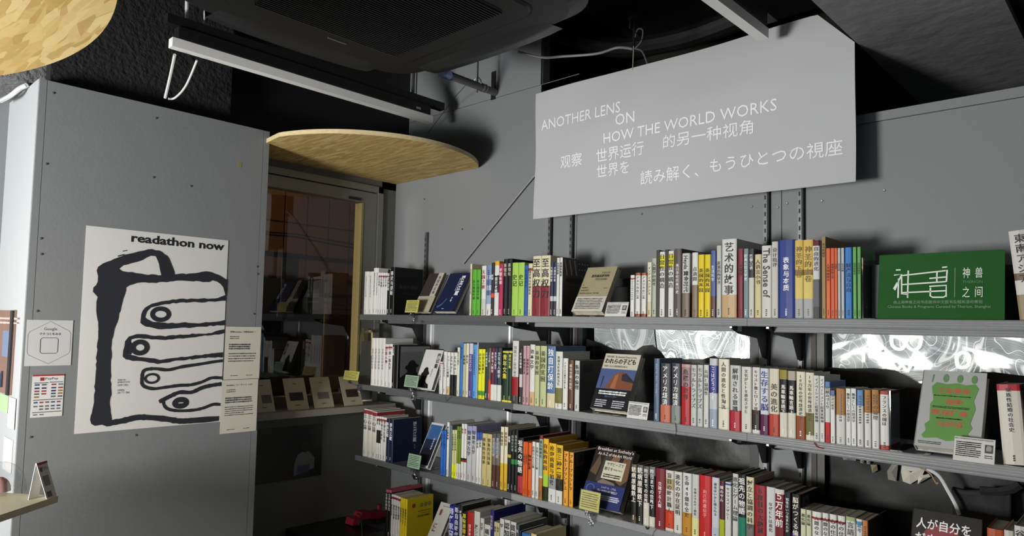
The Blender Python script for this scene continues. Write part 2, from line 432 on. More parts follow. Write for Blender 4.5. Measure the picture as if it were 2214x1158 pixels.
# beam over the right of the wall
ZBM = 2.36
xb = on(2, ZBM, 1847, 88).x; xb2 = on(2, ZBM, 2190, 36).x
beam = struct('ceiling_beam', MB().box((xb, -4.5, ZBM), (xb2, .85, 2.95)), M_CONC)
struct('ceiling_duct', MB().box((xb2 + .002, -4.5, ZBM + .02), (1.6, .85, 2.95)), M_BLACK)

# ------------------------------------------------------------------ the two windows behind the shelves
def curly(gain=0.95, base=0.20, scl=3.2):
    """wrinkled plastic film; backlight and its wavy bright lines painted into the emission"""
    m = bpy.data.materials.new('wrinkled_film_painted_backlight'); m.use_nodes = True
    nt = m.node_tree; b = nt.nodes['Principled BSDF']; b.inputs['Roughness'].default_value = 0.12
    tc = nt.nodes.new('ShaderNodeTexCoord')
    nz = nt.nodes.new('ShaderNodeTexNoise'); nz.inputs['Scale'].default_value = scl; nz.inputs['Detail'].default_value = 1.5; nz.inputs['Distortion'].default_value = 1.4
    mp = nt.nodes.new('ShaderNodeMapping'); mp.inputs['Scale'].default_value = (1.0, 1.0, 1.6); mp.inputs['Rotation'].default_value = (0, 0.6, 0)
    nt.links.new(tc.outputs['Object'], mp.inputs[0]); nt.links.new(mp.outputs[0], nz.inputs['Vector'])
    def mth(op, a, v=None, w=None):
        n = nt.nodes.new('ShaderNodeMath'); n.operation = op
        nt.links.new(a, n.inputs[0])
        if v is not None:
            if hasattr(v, 'is_linked') or not isinstance(v, (int, float)): nt.links.new(v, n.inputs[1])
            else: n.inputs[1].default_value = v
        return n.outputs[0]
    def contour(fac, freq, thr, gainl):
        w = mth('MULTIPLY', fac, freq); w = mth('SINE', w); w = mth('SUBTRACT', w, thr); w = mth('MULTIPLY', w, gainl); w = mth('MAXIMUM', w, 0.0); return mth('MINIMUM', w, 1.0)
    nb = nt.nodes.new('ShaderNodeTexNoise'); nb.inputs['Scale'].default_value = scl * 1.7; nb.inputs['Detail'].default_value = 0.5; nb.inputs['Distortion'].default_value = 2.2
    mb_ = nt.nodes.new('ShaderNodeMapping'); mb_.inputs['Location'].default_value = (3, 1, 5); mb_.inputs['Rotation'].default_value = (0, -0.7, 0); mb_.inputs['Scale'].default_value = (1.0, 1.0, 0.55)
    nt.links.new(tc.outputs['Object'], mb_.inputs[0]); nt.links.new(mb_.outputs[0], nb.inputs['Vector'])
    l1 = contour(nz.outputs['Fac'], 190.0, 0.90, 14.0); l2 = contour(nb.outputs['Fac'], 70.0, 0.955, 30.0); l3 = contour(nb.outputs['Fac'], 23.0, 0.80, 6.0)
    line = mth('MAXIMUM', mth('MULTIPLY', l1, 0.55), l2); line = mth('MAXIMUM', line, l3)
    n2 = nt.nodes.new('ShaderNodeTexNoise'); n2.inputs['Scale'].default_value = 7.0; n2.inputs['Distortion'].default_value = 0.6
    nt.links.new(tc.outputs['Object'], n2.inputs['Vector'])
    br = mth('SUBTRACT', n2.outputs['Fac'], 0.42); br = mth('MULTIPLY', br, 3.5); br = mth('MAXIMUM', br, 0.0); br = mth('MINIMUM', br, 1.0)
    tot = mth('MULTIPLY', line, 0.9); tot = mth('ADD', tot, mth('MULTIPLY', br, 0.6)); 
    tot = mth('MULTIPLY', tot, 1.0); tot = mth('ADD', tot, base)
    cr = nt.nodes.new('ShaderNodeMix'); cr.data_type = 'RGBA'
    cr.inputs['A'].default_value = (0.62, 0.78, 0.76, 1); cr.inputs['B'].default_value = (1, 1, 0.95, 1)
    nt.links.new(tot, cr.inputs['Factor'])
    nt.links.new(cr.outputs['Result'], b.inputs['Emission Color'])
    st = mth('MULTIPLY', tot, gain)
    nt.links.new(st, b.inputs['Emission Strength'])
    b.inputs['Base Color'].default_value = (0.25, 0.27, 0.28, 1)
    bp = nt.nodes.new('ShaderNodeBump'); bp.inputs['Strength'].default_value = 0.6; bp.inputs['Distance'].default_value = 0.02
    nt.links.new(nz.outputs['Fac'], bp.inputs['Height']); nt.links.new(bp.outputs[0], b.inputs['Normal'])
    return m
M_FILM = curly(1.05, .32); M_FILMD = curly(.30, .22, 2.2); M_FILMR = curly(.50, .14, 3.0)  # bright, dim and muted copies of one film, differing in painted backlight
M_SHEET = mat('#0a0a0b', spec=.25, rough=0.5, var=0.2, scale=5, bump=0.25, bscale=6)
M_SHEETG = mat('#151616', spec=.3, rough=0.42, var=0.3, scale=4, bump=0.7, bscale=5)
def window2(n, x0, x1, z0, z1):
    w = struct('window_%d' % n, MB().box((x0, .0, z0), (x0 + .035, .10, z1)).box((x1 - .03, .0, z0), (x1, .10, z1)).box((x0, .02, z1 - .03), (x1, .10, z1)).box((x0, .0, z0), (x1, .10, z0 + .03)), mat('#151518', rough=.45))
    MB().box((x0 - .004, -.004, z0), (x0 + .012, .02, z1)).build('window_trim', mat('#3b3431', rough=.6), w)
    MB().box((x0 + .035, .085, z0 + .03), (x1 - .03, .089, z1 - .03)).build('glass_pane', clear('clear_glass', (.9, .93, .93), .04, .02), w)
    return w
win2 = window2(2, W1L, W1R, W1B, ZT); win3 = window2(3, W2L, W2R, W2B, ZT)
def warp(x, z, amp, s): return amp * (math.sin(x * 23 + z * 9 + s) * .5 + math.sin(x * 11 - z * 31 + s * 2) * .35 + math.sin(z * 47 + x * 37) * .25)
def sheet(name, edge_lo, edge_hi, y, m, amp, nx=40, nz=12, parent=None):
    """wrinkled sheet between a lower and an upper outline given as functions of t in 0..1 -> (x, z)"""
    v = []
    for i in range(nx + 1):
        t = i / nx; a = edge_lo(t); b = edge_hi(t)
        for j in range(nz + 1):
            u = j / nz; x = a[0] + (b[0] - a[0]) * u; z = a[1] + (b[1] - a[1]) * u
            v.append((x, y + warp(x, z, amp, y * 90), z))
    f = [(i * (nz + 1) + j, (i + 1) * (nz + 1) + j, (i + 1) * (nz + 1) + j + 1, i * (nz + 1) + j + 1) for i in range(nx) for j in range(nz)]
    return link(name, v, f, m, parent, smooth=True)
def poly_edge(pts, y):
    P = [on(1, y, *p) for p in pts]
    def f(t):
        k = t * (len(P) - 1); i = min(int(k), len(P) - 2); q = P[i].lerp(P[i + 1], k - i); return (q.x, q.z)
    return f
ZA_under = 1.50
yf = 0.045
f0 = sheet('glowing_film', poly_edge([(1285, 760), (1360, 790), (1424, 800)], yf), poly_edge([(1285, 706), (1360, 706), (1414, 706)], yf), yf, M_FILMD, .006, 20)
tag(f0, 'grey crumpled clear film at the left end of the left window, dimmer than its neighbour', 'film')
f1 = sheet('glowing_film', poly_edge([(1427, 800), (1520, 800), (1627, 776)], yf), poly_edge([(1417, 706), (1520, 706), (1627, 706)], yf), yf, M_FILM, .006)
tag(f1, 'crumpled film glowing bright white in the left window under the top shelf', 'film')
y2 = 0.028
s1 = sheet('black_sheet', poly_edge([(1268, 1080), (1380, 1085), (1500, 1090), (1640, 1090)], y2),
           poly_edge([(1268, 732), (1300, 742), (1330, 755), (1375, 757), (1388, 747), (1408, 745), (1428, 760), (1440, 776), (1520, 776), (1545, 768), (1560, 778), (1590, 776), (1626, 777), (1640, 777)], y2), y2, M_SHEETG, .007, 52, 16)
tag(s1, 'glossy black plastic sheet hanging in the left window behind the books', 'sheet')
b1 = MB().box((W1L + .035, .058, W1B + .03), (W1R - .03, .062, 1.36)).box((W1L + .035, .050, 1.565), (W1R - .03, .054, ZT - .03)).build('backing_board', mat('#0f0f12', rough=.7))
tag(b1, 'dark backing board behind the sheet in the left window', 'board')
f2 = sheet('glowing_film', poly_edge([(1800, 795), (1900, 800), (2000, 840), (2100, 820), (2240, 830), (2600, 851), (2700, 857)], yf), poly_edge([(1800, 712), (1900, 712), (2000, 714), (2100, 716), (2240, 718), (2600, 724), (2700, 726)], yf), yf, M_FILMR, .006)
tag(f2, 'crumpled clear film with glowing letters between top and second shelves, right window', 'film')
s2 = sheet('black_sheet', poly_edge([(1790, 1180), (1900, 1190), (2000, 1200), (2160, 1210), (2300, 1220), (2700, 1230)], y2),
           poly_edge([(1790, 793), (1830, 796), (1890, 795), (1935, 800), (1960, 812), (1985, 828), (2030, 835), (2080, 812), (2105, 804), (2150, 804), (2180, 808), (2214, 812), (2300, 815), (2700, 840)], y2), y2, M_SHEET, .006, 52, 20)
tag(s2, 'glossy black sheet hanging in the right window behind the books', 'sheet')
b2 = MB().box((W2L + .035, .058, W2B + .03), (W2R - .03, .062, 1.36)).box((W2L + .035, .058, 1.565), (W2R - .03, .062, ZT - .03)).build('backing_board', mat('#0f0f12', rough=.7))
tag(b2, 'dark backing board behind the sheet in the right window', 'board')
# the lit sign letters seen from behind through the right film
GW = glow('#fffdf4', 1.7)
yn = 0.030
def nx_(px, py): q = on(1, yn, px, py); return (q.x, q.z)
def neon(name, pts_list, r, label):
    mb = MB()
    for pts in pts_list:
        mb.tube(spline([on(1, yn, *p) for p in pts], 6) if len(pts) > 2 else [on(1, yn, *p) for p in pts], r, 6)
    return tag(mb.build(name, GW), label, 'sign letter', 'lit letters behind the film')
neon('lit_letter', [[(1927, 728), (1929, 745), (1940, 754), (1952, 752), (1960, 735), (1962, 726)], [(1958, 728), (1960, 745), (1974, 756), (1987, 750), (1991, 735), (1991, 726)], [(1925, 727), (1992, 728)]], .0048, 'large upside-down letter B glowing behind the right film')
neon('lit_letter', [[(1862, 758), (1904, 759)], [(1867, 759), (1867, 782)]], .0042, 'angular glowing letter left of the B behind the right film')
neon('lit_letter', [[(1928, 784), (1940, 799)], [(1940, 799), (1950, 788)], [(1950, 788), (1962, 803)], [(1962, 803), (1968, 792)]], .004, 'zigzag glowing letter W below the B behind the right film')
neon('lit_letter', [[(2068, 770), (2072, 792), (2092, 790), (2094, 768), (2080, 762), (2068, 770)]], .005, 'glowing ring at the right end of the right film')
# reflections in the right window under the second shelf, painted as coloured patches
YS = 0.012
def reflection_patch(pts, col, st, label, nm='painted_reflection'):
    P = [on(1, YS, *p) for p in pts]
    c = sum(P, Vector()) / len(P)
    v = [c + Vector((0, -.012, 0))] + P
    o = link(nm, v, [(0, i + 1, (i + 1) % len(P) + 1) for i in range(len(P))], mat(col, rough=.35))
    return tag(o, label, 'paper', 'painted reflections under the second shelf')
reflection_patch([(1950, 1003), (2003, 1008), (1992, 1032), (1968, 1046), (1952, 1040), (1948, 1020)], '#c9c7bb', 0, 'white patterned painted reflection with a red mark below the second shelf')
reflection_patch([(1961, 1014), (1982, 1016), (1976, 1022), (1964, 1022)], '#a03338', 0, 'small red mark on the painted reflection below the second shelf')
reflection_patch([(1930, 1000), (1942, 1002), (1938, 1040), (1920, 1036), (1918, 1018)], '#8f8d84', 0, 'narrow pale painted reflection left of the patterned one below the second shelf')
reflection_patch([(1820, 985), (1852, 988), (1850, 996), (1824, 994)], '#8b8c90', 0, 'grey painted reflection at the left under the second shelf')
reflection_patch([(1861, 990), (1869, 991), (1867, 1001), (1860, 1000)], '#c8c8c8', 0, 'small white painted reflection under the second shelf, left one')
reflection_patch([(1873, 992), (1883, 993), (1881, 1003), (1874, 1002)], '#c8c8c8', 0, 'small white painted reflection under the second shelf, right one')
reflection_patch([(1882, 1004), (1896, 1004), (1898, 1016), (1886, 1022)], '#a59a78', 0, 'beige painted reflection under the second shelf in the right window')
reflection_patch([(1985, 1028), (2008, 1024), (2012, 1030), (1984, 1046)], '#d2cfc0', 0, 'twisted white painted reflection beside the cable below the second shelf')
bag = sheet('black_tote_bag', poly_edge([(2060, 1180), (2120, 1185), (2190, 1190)], -.03), poly_edge([(2057, 1055), (2085, 1060), (2120, 1058), (2160, 1060), (2185, 1058)], -.03), -.03, mat('#131418', rough=.75, bump=.3, bscale=30), .012, 20, 14)
m_ = bag.modifiers.new('thickness', 'SOLIDIFY'); m_.thickness = .012
hb = MB().tube([on(1, -.04, *p) for p in ((2120, 1060), (2160, 1062), (2190, 1056), (2206, 1046))], .012, 6).build('handle', mat('#131418', rough=.75, bump=.3, bscale=30), bag)
tag(bag, 'black tote bag with stubby handle behind the books at lower right', 'bag')
o = MB().tube(spline([on(1, -.06, *p) for p in ((2004, 1012), (2030, 1028), (2050, 1060), (2066, 1090), (2074, 1112))], 6), .0055, 8).build('white_cable', M_WHITE)
tag(o, 'thick white cable hanging across the black sheet at lower right', 'cable')
o = MB().tube(spline([on(1, -.065, *p) for p in ((1988, 1010), (2010, 1022), (2024, 1044), (2028, 1042))], 5), .0018, 6).build('twist_tie', mat('#a88a66'))
tag(o, 'thin tan tie dangling beside the white cable', 'cord')
# ------------------------------------------------------------------ shelves
SH = {}
def shelf_z(k):
    pts = {'A': ((785, 678.5), (2172, 693.8)), 'B': ((800, 831), (2172, 1005)), 'C': ((783, 983.5), (1455, 1149.7))}[k]
    a = on(1, YB, *pts[0]); b = on(1, YB, *pts[1]); return (a.z + b.z) / 2
for k in 'ABC': SH[k] = shelf_z(k)
SH['D'] = SH['C'] - (SH['B'] - SH['C'])
print('SHELVES', SH)
XEND = 0.35
BAYS = [(xs(783), (xw(1189) + xw(1236)) / 2), ((xw(1189) + xw(1236)) / 2 + .001, (xw(1660) + xw(1735)) / 2), ((xw(1660) + xw(1735)) / 2 + .001, XEND)]
STD = [xw(920), xw(1189), xw(1236), xw(1660), xw(1735), XEND + .02]
def rib_profile(y, z0, n, pitch, r):
    """front edge of rounded ribs from z0 downwards"""
    P = []
    for i in range(n):
        zt = z0 - i * pitch
        for t in (0.0, .18, .5, .82):
            P.append((y - r * math.sin(math.pi * t), zt - t * pitch))
    P.append((y, z0 - n * pitch)); return P
NM = {'A': 'top', 'B': 'second', 'C': 'third', 'D': 'lowest'}
BN = ['left bay', 'middle bay', 'right bay']
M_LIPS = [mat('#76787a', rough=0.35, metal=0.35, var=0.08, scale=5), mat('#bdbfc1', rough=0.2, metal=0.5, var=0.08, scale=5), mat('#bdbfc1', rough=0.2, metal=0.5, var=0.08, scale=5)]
for k in 'ABCD':
    z = SH[k]
    for bi, (x0, x1) in enumerate(BAYS):
        if k == 'D' and bi == 2: continue
        t = empty('shelf', ((x0 + x1) / 2, -.14, z - .03), '%s metal shelf with ribbed front edge, %s' % (NM[k], BN[bi]), 'shelf', 'metal wall shelves')
        prof = [(-.02, z)] + rib_profile(YB - .012, z, 4, .0062, .0032) + [(YB + .01, z - .0248), (YB + .01, z - .012), (-.02, z - .012)]
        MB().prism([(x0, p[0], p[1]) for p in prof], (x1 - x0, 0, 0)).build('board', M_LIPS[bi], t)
        pr = [(YB + .06, z - .012)] + rib_profile(YB + .035, z - .0235, 3, .0058, .003) + [(YB + .06, z - .041)]
        xa, xb_ = x0 + (.06 if bi else .10), x1 - .05
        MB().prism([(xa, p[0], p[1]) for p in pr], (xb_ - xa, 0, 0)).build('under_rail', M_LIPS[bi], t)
        for sx in (STD[2 * bi], STD[2 * bi + 1] - (.03 if bi == 2 else 0)):
            poly = [(sx, -.012, z - .0125), (sx, YB + .005, z - .0125), (sx, YB - .004, z - .026), (sx, YB + .002, z - .034), (sx, YB + .05, z - .048), (sx, -.085, z - .062), (sx, -.045, z - .125), (sx, -.012, z - .13)]
            MB().prism(poly, (.004, 0, 0)).build('bracket', M_DARK, t)
            MB().box((sx - .001, YB - .0065, z - .031), (sx + .006, YB - .004, z - .0262)).build('bracket_tip', mat('#c9cacb', rough=.3, metal=.6), t)
# slotted standards
tops = [on(1, 0, 920, 503).z, ZTOP - .02, ZTOP - .02, ZTOP - .02, ZTOP - .02]
SL = ['leftmost slotted wall rail, its top end in sight left of the grey cable', 'slotted wall rail below the banner, left one of the left pair', 'slotted wall rail below the banner, right one of the left pair', 'slotted wall rail below the banner, left one of the right pair', 'slotted wall rail below the banner, right one of the right pair']
for i, x in enumerate(STD[:5]):
    t = MB().box((x - .009, -.013, .1), (x + .009, .0, tops[i])).build('slotted_rail', mat('#74777a', rough=.4, metal=.5))
    tag(t, SL[i], 'rail', 'slotted shelf rails')
    MB().box((x + .003, -.0145, .1), (x + .0092, .0, tops[i] - .001)).build('rail_side', M_BLACK if i else mat('#4b4d50'), t)
    sl = MB(); z = tops[i] - .03
    while z > .3:
        sl.box((x - .006, -.0136, z - .014), (x - .001, -.0128, z)); z -= .028
    o = sl.build('slots', M_BLACK, t); o['kind'] = 'stuff'
x = XCOR + .012
t = MB().box((x - .008, -.012, .1), (x + .004, 0, 2.2)).build('corner_angle', M_DARK); tag(t, 'dark angle strip standing in the room corner beside the window', 'trim strip')
# bright conduit strips below the top shelf
for px, l in ((936, 'white vertical strip on the wall right of the leaning silhouette book'), (1106, 'white vertical strip on the wall above the dark green books')):
    x = xw(px, 720); t = MB().tube([(x, -.008, .3), (x, -.008, SH['A'] - .03)], .009, 10).build('white_strip', mat('#e4e6e8', rough=.3, metal=.2)); tag(t, l, 'trim strip', 'white wall strips')
    MB().box((x - .012, -.004, .3), (x + .012, .0, SH['A'] - .03)).build('strip_base', M_WHITE, t)

# ------------------------------------------------------------------ OSB discs
M_OSB = osb(); M_OSBE = mat('#cdbb92', rough=.8, var=.25, scale=60)
def circle_fit(P):
    import numpy as np
    A = np.array([[p.x, p.y, 1] for p in P]); b = np.array([p.x ** 2 + p.y ** 2 for p in P])
    s = np.linalg.lstsq(A, b, rcond=None)[0]; cx, cy = s[0] / 2, s[1] / 2
    return cx, cy, math.sqrt(s[2] + cx * cx + cy * cy)
def disc(name, z, pts, label, xmin=None, ymax=None, rfix=None, T=.018):
    cx, cy, r = circle_fit([on(2, z, *p) for p in pts]); print('DISC', cx, cy, r)
    if rfix:
        cx, cy, r = rfix
    P = []
    for i in range(160):
        a = 2 * math.pi * i / 160; x, y = cx + r * math.cos(a), cy + r * math.sin(a)
        if xmin is not None: x = max(x, xmin)
        if ymax is not None:
            y = min(y, ymax)
            if x < -2.56: y = max(y, -.905 + (-2.56 - x) * .12)      # trimmed where it meets the pillar
        P.append((x, y, z))
    o = MB(); n = len(P)
    v = P + [(p[0], p[1], z + T) for p in P]
    f = [tuple(range(n))[::-1], tuple(range(n, 2 * n))] + [(i, (i + 1) % n, (i + 1) % n + n, i + n) for i in range(n)]
    o = link(name, v, f, [M_OSB, M_OSBE], midx=[0, 0] + [1] * n)
    return tag(o, label, 'board')
disc('round_board', 2.245, [(685.5, 289), (787, 290.6), (909, 303), (990, 325), (1042, 354), (1031, 368), (974, 382), (844, 406.5), (600, 300)], 'round strand board canopy jutting from the corner above the window', xmin=-2.985, ymax=-.002)
disc('round_board', 1.95, [(253, 2), (245, 30), (200, 90), (150, 120), (90, 145), (2, 163)], 'bright round strand board canopy at the top left over the pillar')

# ------------------------------------------------------------------ ceiling cassette air conditioner
zc = 2.42; ac = empty('ceiling_air_conditioner', (-1.64, -1.11, zc), 'black four-way ceiling cassette air conditioner with ribbed grille', 'air conditioner')
ax, ay = -1.64, -1.12
def rrect(cx, cy, hx, hy, r, z, n=8):
    P = []
    for sx, sy, a0 in ((1, 1, 0), (-1, 1, 90), (-1, -1, 180), (1, -1, 270)):
        for i in range(n + 1):
            a = math.radians(a0 + 90 * i / n); P.append(Vector((cx + sx * (hx - r) + r * math.cos(a), cy + sy * (hy - r) + r * math.sin(a), z)))
    return P
def loft(mb, rings, cap0=True, cap1=True):
    n = len(rings[0]); b = len(mb.v)
    for rg in rings: mb.v += [tuple(p) for p in rg]
    for k in range(len(rings) - 1):
        for i in range(n): mb.f.append((b + k * n + i, b + k * n + (i + 1) % n, b + (k + 1) * n + (i + 1) % n, b + (k + 1) * n + i)); mb.m.append(0)
    if cap0: mb.f.append(tuple(b + i for i in range(n))[::-1]); mb.m.append(0)
    if cap1: mb.f.append(tuple(b + (len(rings) - 1) * n + i for i in range(n))); mb.m.append(0)
    return mb
M_AC = mat('#151618', rough=.5, var=.08); M_ACD = mat('#08080a', rough=.6)
loft(MB(), [rrect(ax, ay, .43, .43, .13, zc + .001), rrect(ax, ay, .475, .475, .15, zc + .03), rrect(ax, ay, .475, .475, .15, zc + .045), rrect(ax, ay, .42, .42, .06, zc + .05), rrect(ax, ay, .42, .42, .06, 2.9)]).build('casing', M_AC, ac)
loft(MB(), [rrect(ax, ay, .325, .325, .06, zc - .006), rrect(ax, ay, .331, .331, .06, zc + .002)]).build('inlet_panel', M_AC, ac)
loft(MB(), [rrect(ax, ay, .335, .335, .064, zc - .0005), rrect(ax, ay, .335, .335, .064, zc + .002)]).build('panel_gap', M_ACD, ac)
gr = loft(MB(), [rrect(ax, ay, .262, .262, .03, zc - .0075), rrect(ax, ay, .262, .262, .03, zc - .002)]).build('grille', M_ACD, ac)
n = 44
for i in range(n):
    x = ax - .255 + .51 * (i + .5) / n
    MB().box((x - .0016, ay - .255, zc - .0125), (x + .0016, ay + .255, zc - .0076)).build('grille_slat', mat('#303134', rough=.45), gr)
for dx, dy in ((1, 0), (-1, 0), (0, 1), (0, -1)):
    lv = []
    for i in range(13):
        t = -1 + i / 6; w = math.cos(t * math.pi / 2) ** .5 if abs(t) < 1 else 0
        a = t * .30
        for (d, h) in ((.385, .002), (.43, -.014 * w), (.478, .004 - .012 * w), (.485, .03)):
            lv.append((ax + (d if dx > 0 else -d) if dx else ax + a, ay + (d if dy > 0 else -d) if dy else ay + a, zc + h))
    f = [(i * 4 + j, (i + 1) * 4 + j, (i + 1) * 4 + j + 1, i * 4 + j + 1) for i in range(12) for j in range(3)]
    link('louvre', lv, f, mat('#202225', rough=.4), ac, smooth=True)
for k in (0, 1):
    p = (ax - .30 + .012, ay - .05, zc - .0075)
MB().box((ax - .300, ay + .02, zc - .0085), (ax - .294, ay + .09, zc - .006)).build('latch_tab', mat('#6b6b6b', rough=.3), ac)

# ------------------------------------------------------------------ LED bars
def ledbar(x, ya, yb, z, label, full=True, ry=0):
    t = empty('tube_light', (x, (ya + yb) / 2, z), label, 'ceiling light')
    MB().box((x - .017, ya, z), (x + .017, yb, z + .032)).build('diffuser', mat('#f0f0ee', rough=.35, var=.01), t)
    MB().box((x - .022, ya - .002 + .02, z + .033), (x + .022, yb - .02, z + .075)).build('driver_housing', M_BLACK, t)
    MB().box((x - .017, ya - .02, z + .078), (x + .017, yb + .07, z + .112)).build('track', M_BLACK, t)
    return t
pa = on(0, -2.5, 368, 108); pb = on(0, -2.5, 931, 262)
zl = (pa.z + pb.z) / 2
tl = ledbar(-2.5, pa.y, pb.y, zl, 'long unlit white tube light on black track at left')
q = on(0, -2.478, 915, 236)
MB().box((-2.4775, q.y - .04, q.z - .006), (-2.4765, q.y - .015, q.z + .004)).build('rating_label', mat('#8b8b8b'), tl)
pe = on(2, 2.40, 1650, 86)
ledbar(pe.x, pe.y - 1.2, pe.y, 2.40, 'white tube light ending in front of the banner top')
def wire(name, pts, r, m, label, cat='cable', grp=None):
    return tag(MB().tube(spline(pts, 8), r, 7).build(name, m), label, cat, grp)
# cords of the left light
c0 = on(0, -2.5, 378, 116); c1 = on(0, -2.72, 356, 216); c2 = on(0, -2.5, 426, 128)
wire('power_cord', [c0 + Vector((0, 0, -.004)), on(0, -2.62, 368, 165), c1 + Vector((.004, 0, .008))], .0055, M_WHITE, 'white cord dropping from the left tube light to the pillar top')
wire('power_cord', [c2 + Vector((0, 0, -.004)), on(0, -2.6, 402, 185), c1 + Vector((.02, .03, .012)), c1 + Vector((.006, .01, .006))], .004, M_WHITE, 'thin white cord looping back beside the thicker one')
wire('power_cord', [on(0, -2.52, 404, 45), on(0, -2.52, 402, 20) + Vector((0, 0, .1)), (-2.52, c0.y + .03, 2.94)], .007, M_WHITE, 'white cord rising from the track to the ceiling, left one')
k0 = on(0, -2.5, 441, 62)
wire('power_cord', [k0, k0 + Vector((0, 0, .15)), (k0.x, k0.y, 2.94)], .004, M_WHITE, 'white cord rising from the track to the ceiling, right one')
wire('power_cord', [on(1, -1.75, 2, 218), on(1, -1.75, 22, 207), on(1, -1.73, 45, 190), on(1, -1.70, 64, 183), on(1, -1.6, 80, 180)], .008, M_WHITE, 'thick white cord lying at the left end of the pillar top')
# hanger rod at the right end of the track
rp = on(0, -2.5, 893, 192)
MB_ = MB().tube([(rp.x, rp.y, zl + .11), (rp.x, rp.y, 2.94)], .008, 10).tube([(rp.x, rp.y + .02, zl + .112), (rp.x, rp.y + .02, 2.94)], .003, 6)
tag(MB_.build('hanger_rod', M_ALU), 'bright steel hanger rod at the right end of the black track', 'rod')
# drain pipe from the cassette
p0 = on(1, -.30, 965, 160); p1 = on(1, -.02, 1066, 200)
p0 = Vector((p0.x, -.36, p0.z)); p0 = on(1, -.36, 972, 163); p1 = on(1, .0, 1072, 200)
pp = empty('drain_pipe', (p0 + p1) / 2, 'grey drain pipe running from the air conditioner into the wall', 'pipe')
MB().tube([p0, p1], .017, 14).build('pipe', mat('#6f6f6c', rough=.6), pp)
d = (p1 - p0)
MB().tube([p0 - d * .16, p0 + d * .02], .020, 14).build('blue_joint', clear('blue_plastic', (.45, .55, .8), .1, .2), pp)
for t in (.66, .72): MB().tube([p0 + d * t, p0 + d * (t + .03)], .0195, 14).build('hose_clamp', M_ALU, pp)
qx = on(1, 0, 1066, 200)
MB().box((qx.x - .012, -.002, qx.z - .035), (qx.x + .018, .001, qx.z + .10)).build('wall_hole', M_BLACK, pp)
r0 = on(1, -.15, 1032, 190)
tag(MB().tube([(r0.x, r0.y, r0.z - .02), (r0.x, r0.y, 2.94)], .0035, 8).tube(spline([(r0.x - .03, r0.y, r0.z + .03), (r0.x, r0.y, r0.z + .05), (r0.x + .025, r0.y, r0.z + .02), (r0.x, r0.y, r0.z + .01)]), .002, 6).build('hanger_rod', M_ALU), 'thin threaded rod holding the grey drain pipe', 'rod')
wire('thin_cord', [on(1, -.2, 1009, 182), on(1, -.1, 980, 215), on(1, -.02, 925, 288)], .0012, M_DARK, 'thin dark cord stretched from the drain pipe to the corner', 'cord')
wire('grey_cable', [on(1, -.012, 1001, 570), on(1, -.012, 1045, 515), on(1, -.012, 1100, 447), on(1, -.012, 1160, 375), on(1, -.012, 1200, 340)], .0035, mat('#8f9193', rough=.5), 'grey cable running diagonally up the wall to the banner')
wire('grey_cable', [on(1, -.3, 1120, 112), on(1, -.25, 1172, 124), on(1, -.2, 1215, 122), on(1, -.15, 1290, 116), on(1, -.12, 1335, 103), on(1, -.12, 1368, 106)], .005, mat('#77787a', rough=.5), 'grey cable slung from the air conditioner to the banner hanger')
hz = on(1, -.12, 1368, 146)
hg = empty('banner_hanger', (hz.x, -.12, hz.z), 'wire and clips hanging the grey banner from the ceiling', 'hanger')
MB().tube([(hz.x, -.12, hz.z - .01), (hz.x + .003, -.12, hz.z + .09)], .0018, 6).build('wire', mat('#d8d2b8', rough=.3, metal=.5), hg)
z5 = on(1, -.12, 1373, 60).z
MB().tube([(hz.x + .003, -.12, hz.z + .08), (hz.x + .005, -.12, z5)], .006, 8).tube([(hz.x + .0, -.12, z5 + .0), (hz.x + .03, -.12, z5 - .05)], .003, 6).build('rod', mat('#55565a', rough=.3, metal=.9), hg)
MB().box((hz.x - .012, -.135, z5 + .035), (hz.x + .024, -.105, z5 + .045)).box((hz.x - .012, -.13, z5), (hz.x - .006, -.11, z5 + .04)).build('clip', M_ALU, hg)
MB().tube([(hz.x + .005, -.12, z5), (hz.x + .005, -.12, 2.94)], .002, 6).build('cord', M_DARK, hg)
MB().tube(spline([(hz.x + .008, -.12, hz.z + .07), (hz.x + .035, -.12, hz.z + .09), (hz.x + .042, -.12, hz.z + .13), (hz.x + .02, -.12, hz.z + .14), (hz.x + .008, -.12, hz.z + .11)]), .003, 6).build('loop', M_GREYINK, hg)
MB().tube(spline([(hz.x + .008, -.12, hz.z + .07), (hz.x + .04, -.12, hz.z + .05), (hz.x + .06, -.115, hz.z + .0)]), .003, 6).build('tail', M_GREYINK, hg)
# black duct and panels over the wall
o = MB().tube(spline([on(1, .3, 1180, 55), on(1, .3, 1260, 85), on(1, .3, 1350, 100), on(1, .3, 1480, 80), on(1, .3, 1620, 30)], 8), .05, 14).build('black_duct', M_BLACK)
tag(o, 'thick black insulated pipe sagging above the banner', 'pipe')
u0 = on(2, 2.72, 1180, 60); 
MB0 = MB().box((on(2, 2.75, 1240, 30).x, -.6, 2.78), (xb - .02, .5, 2.80)).build('ceiling_panel', M_DARK)
tag(MB0, 'dark ceiling panel above the banner right of the air conditioner', 'panel')
